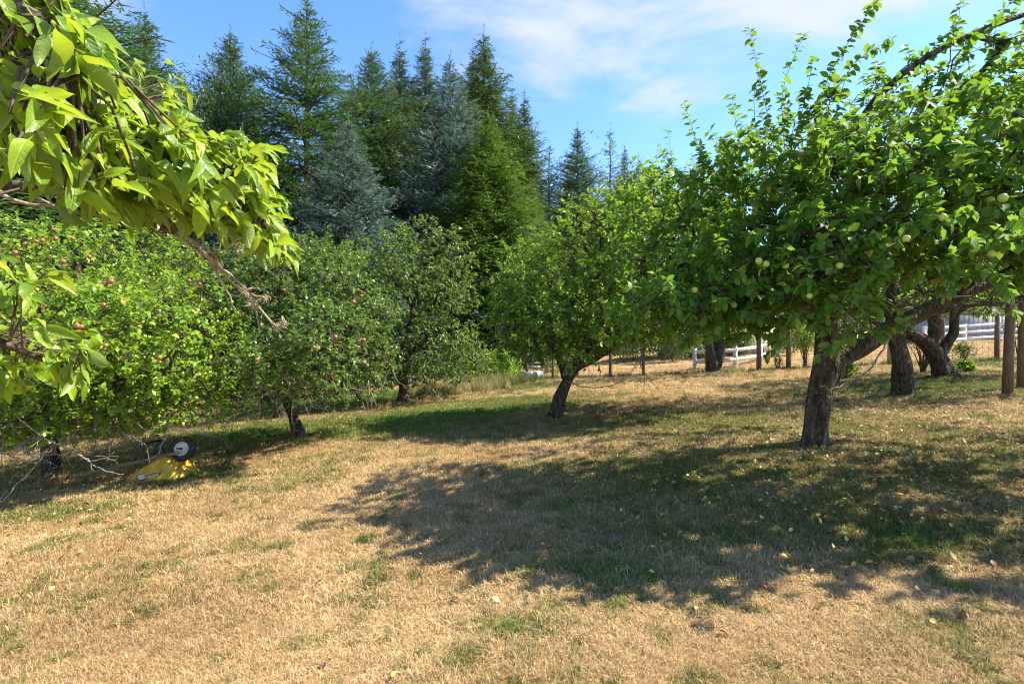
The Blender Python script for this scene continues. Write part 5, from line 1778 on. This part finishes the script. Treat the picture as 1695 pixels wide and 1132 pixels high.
for (x, y, d, sz) in sites:
    q = P(x, y, d)
    nb_ = LIMB[np.argmin(np.sum((LIMB - q) ** 2, 1))]
    L = np.linalg.norm(q - nb_)
    if L > .015:
        mid = (q + nb_) / 2 + rp.normal(0, .01, 3) + np.array([0, 0, .02])
        b0 += [nb_, mid]
        b1 += [mid, q]
    for k in range(int(rp.integers(2, 5))):
        # leaves droop, tips pointing down and away from the trunk
        LP.append(q + rp.normal(0, .012, 3))
        LD.append(np.array([.68, .05, -.42]) + rp.normal(0, .50, 3))
        LN.append(np.array([.30, -.30, .85]) + rp.normal(0, .42, 3))
        LS.append(sz * rp.uniform(.45, 1.15))
        LT.append(.48 + rp.normal(0, .2))
LP, LD, LN, LS, LT = map(np.array, (LP, LD, LN, LS, LT))
LT = np.clip(LT, 0, .97)
LT[rp.random(len(LT)) < .003] = 1.0
Rm = frames(LD, LN)
px, py = project(LP)
size = np.where((px > -25) & (px < 1690) & (py > -25), LS / np.linalg.norm(LP - np.array([0, 0, CAM_H]), axis=1), -1)
order = np.argsort(-size)[:300]
lib = {}
for i in order:
    k = int(rp.integers(0, len(NEAR_P)))
    tb_ = int(round(LT[i] * 8))
    if (k, tb_) not in lib:
        v, f = NEAR_P[k]
        lib[(k, tb_)] = make_mesh('leaf', v, [f], M['pear_leaf'], tint=leaf_tint(v, tb_ / 8))
    o = link('leaf', lib[(k, tb_)], pear)
    m4 = np.eye(4)
    m4[:3, :3] = Rm[i] * LS[i]
    m4[:3, 3] = LP[i] - pear_base
    o.matrix_basis = Matrix(m4.tolist())
keep = np.ones(len(LP), bool)
keep[order] = False
V, Fq, T = scatter(NEAR_P, LP[keep], Rm[keep], LS[keep], LT[keep])
local_mesh('crown', V, Fq, M['pear_leaf'], pear, 'stuff', tint=T)
V, Fq = segs_mesh(b0, b1, np.full(len(b0), .0028), np.full(len(b0), .0018), 5)
local_mesh('twigs', V, Fq, M['twig'], pear, 'stuff')

# ------------------------------------------------------------------ grass
def blade_tuft(n, h, spread, lean, wid, r):
    V, Fs, T, k = [], [], [], 0
    for i in range(n):
        a = r.random() * 6.28
        rr = spread * math.sqrt(r.random())
        p = np.array([math.cos(a) * rr, math.sin(a) * rr, -.004])
        b_ = r.random() * 6.28
        o_ = np.array([math.cos(b_), math.sin(b_), 0])
        s_ = np.array([-o_[1], o_[0], 0])
        L = h * r.uniform(.5, 1.25)
        l = lean * r.uniform(.35, 1.25)
        w = wid * r.uniform(.6, 1.3)
        m1 = p + o_ * L * .35 * l + np.array([0, 0, L * .55 * max(.12, 1 - .55 * l)])
        t1 = p + o_ * L * l + np.array([0, 0, L * max(.05, .95 - .85 * l)])
        V += [p - s_ * w, p + s_ * w, m1 - s_ * w * .8, m1 + s_ * w * .8, t1]
        Fs += [[k, k + 1, k + 3], [k, k + 3, k + 2], [k + 2, k + 3, k + 4]]
        T += [r.random()] * 5
        k += 5
    return np.array(V), np.array(Fs), np.array(T)


def grass_mat(name):
    m, nt = mat(name)
    ai = nd(nt, 'ShaderNodeAttribute', attribute_name='gcol', attribute_type='INSTANCER')
    at = nd(nt, 'ShaderNodeAttribute', attribute_name='tint')
    mr = nd(nt, 'ShaderNodeMapRange', {'Value': at.outputs['Fac'], 'To Min': .55, 'To Max': 1.36})
    hs = nd(nt, 'ShaderNodeHueSaturation', {'Color': ai.outputs['Color'], 'Value': mr.outputs[0]})
    bs = nd(nt, 'ShaderNodeBsdfPrincipled', {'Base Color': hs.outputs[0], 'Roughness': .6, 'Specular IOR Level': .25})
    tr = nd(nt, 'ShaderNodeBsdfTranslucent', {'Color': hs.outputs[0]})
    ms = nd(nt, 'ShaderNodeMixShader', {0: .3, 1: bs.outputs[0], 2: tr.outputs[0]})
    out(nt, ms.outputs[0])
    return m


M['grass'] = grass_mat('grass_blade')
rg = np.random.default_rng(23)


def proto_collection(name, protos):
    c = bpy.data.collections.new(name)
    for i, (V, Fs, T) in enumerate(protos):
        o = bpy.data.objects.new('%s_%02d' % (name, i), make_mesh(name, V, [Fs], M['grass'], tint=T, smooth=False))
        c.objects.link(o)
    return c


def instancer(name, coll, pts, rot, scl, col, idx, kind='stuff'):
    me = bpy.data.meshes.new(name)
    me.vertices.add(len(pts))
    me.vertices.foreach_set('co', np.ascontiguousarray(pts, np.float32).ravel())
    for nme, ty, dat, key in (('rot', 'FLOAT_VECTOR', rot, 'vector'), ('scl', 'FLOAT', scl, 'value'), ('idx', 'INT', idx, 'value'), ('gcol', 'FLOAT_COLOR', col, 'color')):
        a = me.attributes.new(nme, ty, 'POINT')
        a.data.foreach_set(key, np.ascontiguousarray(dat, np.int32 if ty == 'INT' else np.float32).ravel())
    o = link(name, me, kind=kind)
    ng = bpy.data.node_groups.new(name, 'GeometryNodeTree')
    ng.interface.new_socket('Geometry', in_out='INPUT', socket_type='NodeSocketGeometry')
    ng.interface.new_socket('Geometry', in_out='OUTPUT', socket_type='NodeSocketGeometry')
    gi = ng.nodes.new('NodeGroupInput')
    go = ng.nodes.new('NodeGroupOutput')
    ci = ng.nodes.new('GeometryNodeCollectionInfo')
    ci.inputs['Collection'].default_value = coll
    ci.inputs['Separate Children'].default_value = True
    ci.inputs['Reset Children'].default_value = True
    ip = ng.nodes.new('GeometryNodeInstanceOnPoints')
    ip.inputs['Pick Instance'].default_value = True

    def na(nm, ty):
        n = ng.nodes.new('GeometryNodeInputNamedAttribute')
        n.data_type = ty
        n.inputs['Name'].default_value = nm
        return n.outputs['Attribute']
    ng.links.new(gi.outputs[0], ip.inputs['Points'])
    ng.links.new(ci.outputs[0], ip.inputs['Instance'])
    ng.links.new(na('idx', 'INT'), ip.inputs['Instance Index'])
    ng.links.new(na('rot', 'FLOAT_VECTOR'), ip.inputs['Rotation'])
    ng.links.new(na('scl', 'FLOAT'), ip.inputs['Scale'])
    ng.links.new(ip.outputs[0], go.inputs[0])
    md = o.modifiers.new('grass', 'NODES')
    md.node_group = ng
    return o


NDRY, NGRN = 8, 6
gp = [blade_tuft(24, .064, .062, 1.05, .0018, rg) for _ in range(NDRY)] + [blade_tuft(20, .060, .048, .62, .0020, rg) for _ in range(NGRN)]
tuft_coll = proto_collection('grass_tuft', gp)


def fan(d0, d1, dens, wide=1.16):
    area = wide * (d1 ** 2 - d0 ** 2)
    n = int(area * dens)
    d = np.sqrt(rg.random(n) * (d1 ** 2 - d0 ** 2) + d0 ** 2)
    x = rg.uniform(-wide, wide, n) * d
    return x, d


bands = [(1.2, 3.2, 1700, .76, .7), (3.2, 5.5, 850, 1.05, .9), (5.5, 9, 420, 1.35, 1.15), (9, 15, 170, 1.8, 1.5), (15, 24, 60, 2.3, 1.9), (24, 40, 14, 3.0, 2.5)]
X, Y, S_ = [], [], []
for d0, d1, dens, s0, s1 in bands:
    x, d = fan(d0, d1, dens)
    X.append(x)
    Y.append(d)
    S_.append(rg.uniform(.65, 1.25, len(x)) * s0)
# uncut rings of longer grass round trunks and posts
for (g0, r_, n) in [(b_main, .24, 120), (b_lean, .26, 90), (b_mid, .18, 60), (b_r2, .28, 90), (b_r3, .34, 90), (b_left, .2, 70), (b_back, .28, 60), (G(1667, 656), .16, 50), (G(1690, 645), .15, 45), (wbp + np.array([0, -.34, 0]), .35, 60)]:
    a = rg.random(n) * 6.28
    q = r_ * rg.uniform(.8, 1.5, n)
    X.append(g0[0] + q * np.cos(a))
    Y.append(g0[1] + q * np.sin(a))
    S_.append(rg.uniform(1.1, 2.3, n))
X, Y, S_ = map(np.concatenate, (X, Y, S_))
ok = rg.random(len(X)) > bare(X, Y) * .93
X, Y, S_ = X[ok], Y[ok], S_[ok]
gv = green(X, Y) + rg.normal(0, .13, len(X))
isg = gv > .42 + rg.normal(0, .12, len(X))
idx = np.where(isg, NDRY + rg.integers(0, NGRN, len(X)), rg.integers(0, NDRY, len(X)))
Z = gz(X, Y) + .012 * (vnoise(X * 5 + 500, Y * 5 + 500, 21) - .5)
k1 = np.clip(rg.normal(.5, .22, len(X)) + .5 * (vnoise(X * 1.7 + 8, Y * 1.7 + 8, 31) - .5), 0, 1)[:, None]
dry = (1 - k1) * np.array([.36, .225, .092]) + k1 * np.array([.68, .50, .27])
brown = (vnoise(X * .9 + 55, Y * .9 + 55, 37)[:, None] > .62) * .30
dry = dry * (1 - brown) + np.array([.30, .19, .085]) * brown
grn = (1 - k1) * np.array([.105, .130, .020]) + k1 * np.array([.26, .275, .075])
g_ = np.clip(gv, 0, 1)[:, None]
mixg = np.where(isg[:, None], grn * (.45 + .55 * g_) + dry * (.45 - .45 * g_) * .55, dry * (1 - .55 * g_) + grn * .55 * g_)
lush = np.clip(gv - .95, 0, .5)[:, None] * 2
mixg = mixg * (1 - lush) + np.array([.06, .20, .015]) * lush
gcol = np.concatenate([mixg, np.ones((len(X), 1))], 1)
rot = np.stack([rg.normal(0, .12, len(X)), rg.normal(0, .12, len(X)), rg.random(len(X)) * 6.28], 1)
instancer('grass', tuft_coll, np.stack([X, Y, Z], 1), rot, S_, gcol, idx)

# tall dry grass clumps and weeds, too many stalks to count
tall_coll = proto_collection('tall_tuft', [blade_tuft(40, .55, .10, .38, .004, rg) for _ in range(5)])
tx, ty_ = [], []
for (px, d, n, sx_, sy_) in [(722, 16.8, 26, .35, .3), (745, 17.2, 22, .35, .3), (790, 17.6, 34, .5, .35), (812, 18.0, 20, .4, .3), (705, 16.8, 14, .3, .3), (765, 18.2, 16, .5, .3)]:
    g0 = on_ground(px, d)
    tx.append(rg.normal(g0[0], sx_, n))
    ty_.append(rg.normal(g0[1], sy_, n))
tx, ty_ = np.concatenate(tx), np.concatenate(ty_)
nT = len(tx)
instancer('dry_grass', tall_coll, np.stack([tx, ty_, gz(tx, ty_)], 1), np.stack([rg.normal(0, .15, nT), rg.normal(0, .15, nT), rg.random(nT) * 6.28], 1), rg.uniform(.35, 1.3, nT),
          np.concatenate([np.array([.40, .31, .15]) * rg.uniform(.45, 1.3, (nT, 1)) * np.array([1, 1, 1]) + np.array([-.05, .02, -.02]) * rg.random((nT, 1)), np.ones((nT, 1))], 1), rg.integers(0, 5, nT))
wx, wy = [], []
for (px, d, n, sx_, sy_) in [(835, 19.5, 30, .6, .4), (860, 20.5, 24, .6, .4), (815, 18.6, 18, .5, .3), (780, 19.5, 24, .8, .4)]:
    g0 = on_ground(px, d)
    wx.append(rg.normal(g0[0], sx_, n))
    wy.append(rg.normal(g0[1], sy_, n))
for (a, b_) in zip(fp[:-1], fp[1:]):
    n = 45
    t = rg.random(n)
    pxs, ds = a[0] * (1 - t) + b_[0] * t, a[1] * (1 - t) + b_[1] * t + rg.normal(0, .18, n) - .1
    wx.append((pxs - CX) / F * ds)
    wy.append(ds)
wx, wy = np.concatenate(wx), np.concatenate(wy)
nW = len(wx)
sc_ = np.where(np.arange(nW) < 96, rg.uniform(.6, 1.5, nW), rg.uniform(.2, .5, nW))
instancer('weeds', tall_coll, np.stack([wx, wy, gz(wx, wy)], 1), np.stack([rg.normal(0, .15, nW), rg.normal(0, .15, nW), rg.random(nW) * 6.28], 1), sc_,
          np.concatenate([np.array([.13, .19, .035]) * rg.uniform(.6, 1.4, (nW, 1)), np.ones((nW, 1))], 1), rg.integers(0, 5, nW))

# ------------------------------------------------------------------ fallen leaves
def litter_mat(name, stops):
    m, nt = mat(name)
    at = nd(nt, 'ShaderNodeAttribute', attribute_name='tint')
    c = ramp(nt, at.outputs['Fac'], stops)
    bs = nd(nt, 'ShaderNodeBsdfPrincipled', {'Base Color': c, 'Roughness': .6})
    out(nt, bs.outputs[0])
    return m


M['litter'] = litter_mat('fallen_leaf', [(0, (.16, .06, .025)), (.35, (.33, .16, .06)), (.6, (.55, .42, .10)), (.85, (.62, .52, .08)), (1, (.50, .52, .14))])
FL = [leaf_proto(3, .30, random.uniform(.3, .9), random.uniform(-.5, .5), .05, .2, random.uniform(0, 6), .48, random.uniform(-.6, .6)) for _ in range(6)]
# countless small ones under the trees
spots = [(1400, 730, 2.4, 900), (1500, 660, 2.2, 800), (1150, 740, 2.0, 300), (920, 690, 1.8, 160), (1620, 680, 2.2, 700), (100, 800, 1.8, 260), (300, 760, 1.6, 120), (500, 715, 1.6, 120), (1560, 800, 1.6, 500), (60, 880, 1.2, 120), (1250, 840, 1.2, 160)]
lx, ly = [], []
for (px, py, r_, n) in spots:
    g0 = G(px, py)
    lx.append(rg.normal(g0[0], r_ * .7, n))
    ly.append(rg.normal(g0[1], r_ * .7, n))
lx, ly = np.concatenate(lx), np.concatenate(ly)
ok = ly > 2.0
lx, ly = lx[ok], ly[ok]
nL = len(lx)
Pn = np.stack([lx, ly, gz(lx, ly) + .03], 1)
D = np.stack([rg.normal(0, 1, nL), rg.normal(0, 1, nL), rg.normal(0, .3, nL)], 1)
N = np.array([0, 0, 1.0]) + rg.normal(0, .45, (nL, 3))
V, Fq, T = scatter(FL, Pn, frames(D, N), rg.uniform(.025, .055, nL), np.clip(rg.choice([.1, .35, .5, .8], nL, p=[.3, .35, .25, .1]) + rg.normal(0, .08, nL), 0, 1))
o = link('fallen_leaves', make_mesh('fallen_leaves', V, [Fq], M['litter'], tint=T), kind='stuff')

# the ones that can be picked out singly
libl = {}


def fallen(px, py, sz, tint, label, group=None, stand=0.0):
    k = int(rg.integers(0, len(FL)))
    t = round(tint * 6) / 6
    if (k, t) not in libl:
        v, f = FL[k]
        libl[(k, t)] = make_mesh('fallen_leaf', v, [f], M['litter'], tint=np.full(len(v), t))
    g0 = G(px, py)
    o = link('fallen_leaf', libl[(k, t)])
    o.location = g0 + np.array([0, 0, .035 + .03 * stand])
    o.scale = (sz, sz, sz)
    o.rotation_euler = (rg.normal(0, .35) + stand, rg.normal(0, .35), rg.random() * 6.28)
    tag(o, label, 'fallen leaf', group)


fallen(829, 1013, .055, 1.0, 'pale green fallen leaf tilted up alone on the dry foreground grass', stand=.7)
fallen(828, 972, .055, .0, 'curled red brown fallen leaf just behind the pale green fallen leaf', stand=.3)
fallen(356, 865, .075, .8, 'bright yellow fallen leaf alone on the sunlit dry slope')
fallen(1455, 850, .06, .83, 'bright yellow fallen leaf inside the large tree shadow, nearest of them to the sunlit grass')
fallen(545, 1102, .05, .2, 'small brown fallen leaf near the bottom edge of the picture')
fallen(655, 1122, .045, .83, 'small yellow fallen leaf lowest on the foreground grass')
fallen(510, 993, .055, .6, 'tan fallen leaf on the dry grass below the yellow wheelbarrow')
fallen(1190, 1055, .05, .15, 'rusty brown fallen leaf on the dry grass in front of the tree shadow edge')
GY, GB = 'small yellow fallen leaves on the lawn', 'small brown fallen leaves on the lawn'
ypts = [(252, 852), (250, 866), (221, 872), (213, 866), (217, 893), (60, 895), (88, 900), (135, 920), (310, 764), (352, 720), (404, 660), (1083, 818), (1120, 838), (930, 837), (1000, 806), (1085, 806), (1290, 765), (1242, 784), (1263, 790),
        (1305, 750), (1215, 810), (1465, 762), (1546, 762), (1400, 832), (1340, 810), (1170, 770), (1040, 780), (985, 770), (950, 815), (1330, 790), (1380, 776), (1020, 742), (1100, 745), (1210, 748), (1510, 800), (1600, 790), (140, 968), (95, 868), (40, 915), (180, 905)]
for (x, y) in ypts:
    fallen(x, y, rg.uniform(.028, .045), rg.choice([.67, .83]), 'small yellow fallen leaf lying flat on the lawn', GY)
bpts = [(495, 836), (770, 868), (700, 925), (760, 1000), (1430, 940), (1585, 980), (1650, 980), (1560, 900), (1500, 935), (1640, 715), (1610, 735), (1530, 745), (520, 975), (100, 930), (10, 955), (880, 1000), (1275, 980), (1350, 905), (1480, 905), (1700, 940)]
for (x, y) in bpts:
    if x < 1690:
        fallen(x, y, rg.uniform(.035, .055), rg.choice([0, .17, .33]), 'small brown fallen leaf lying curled on the lawn', GB)
print('objects', len(bpy.data.objects))
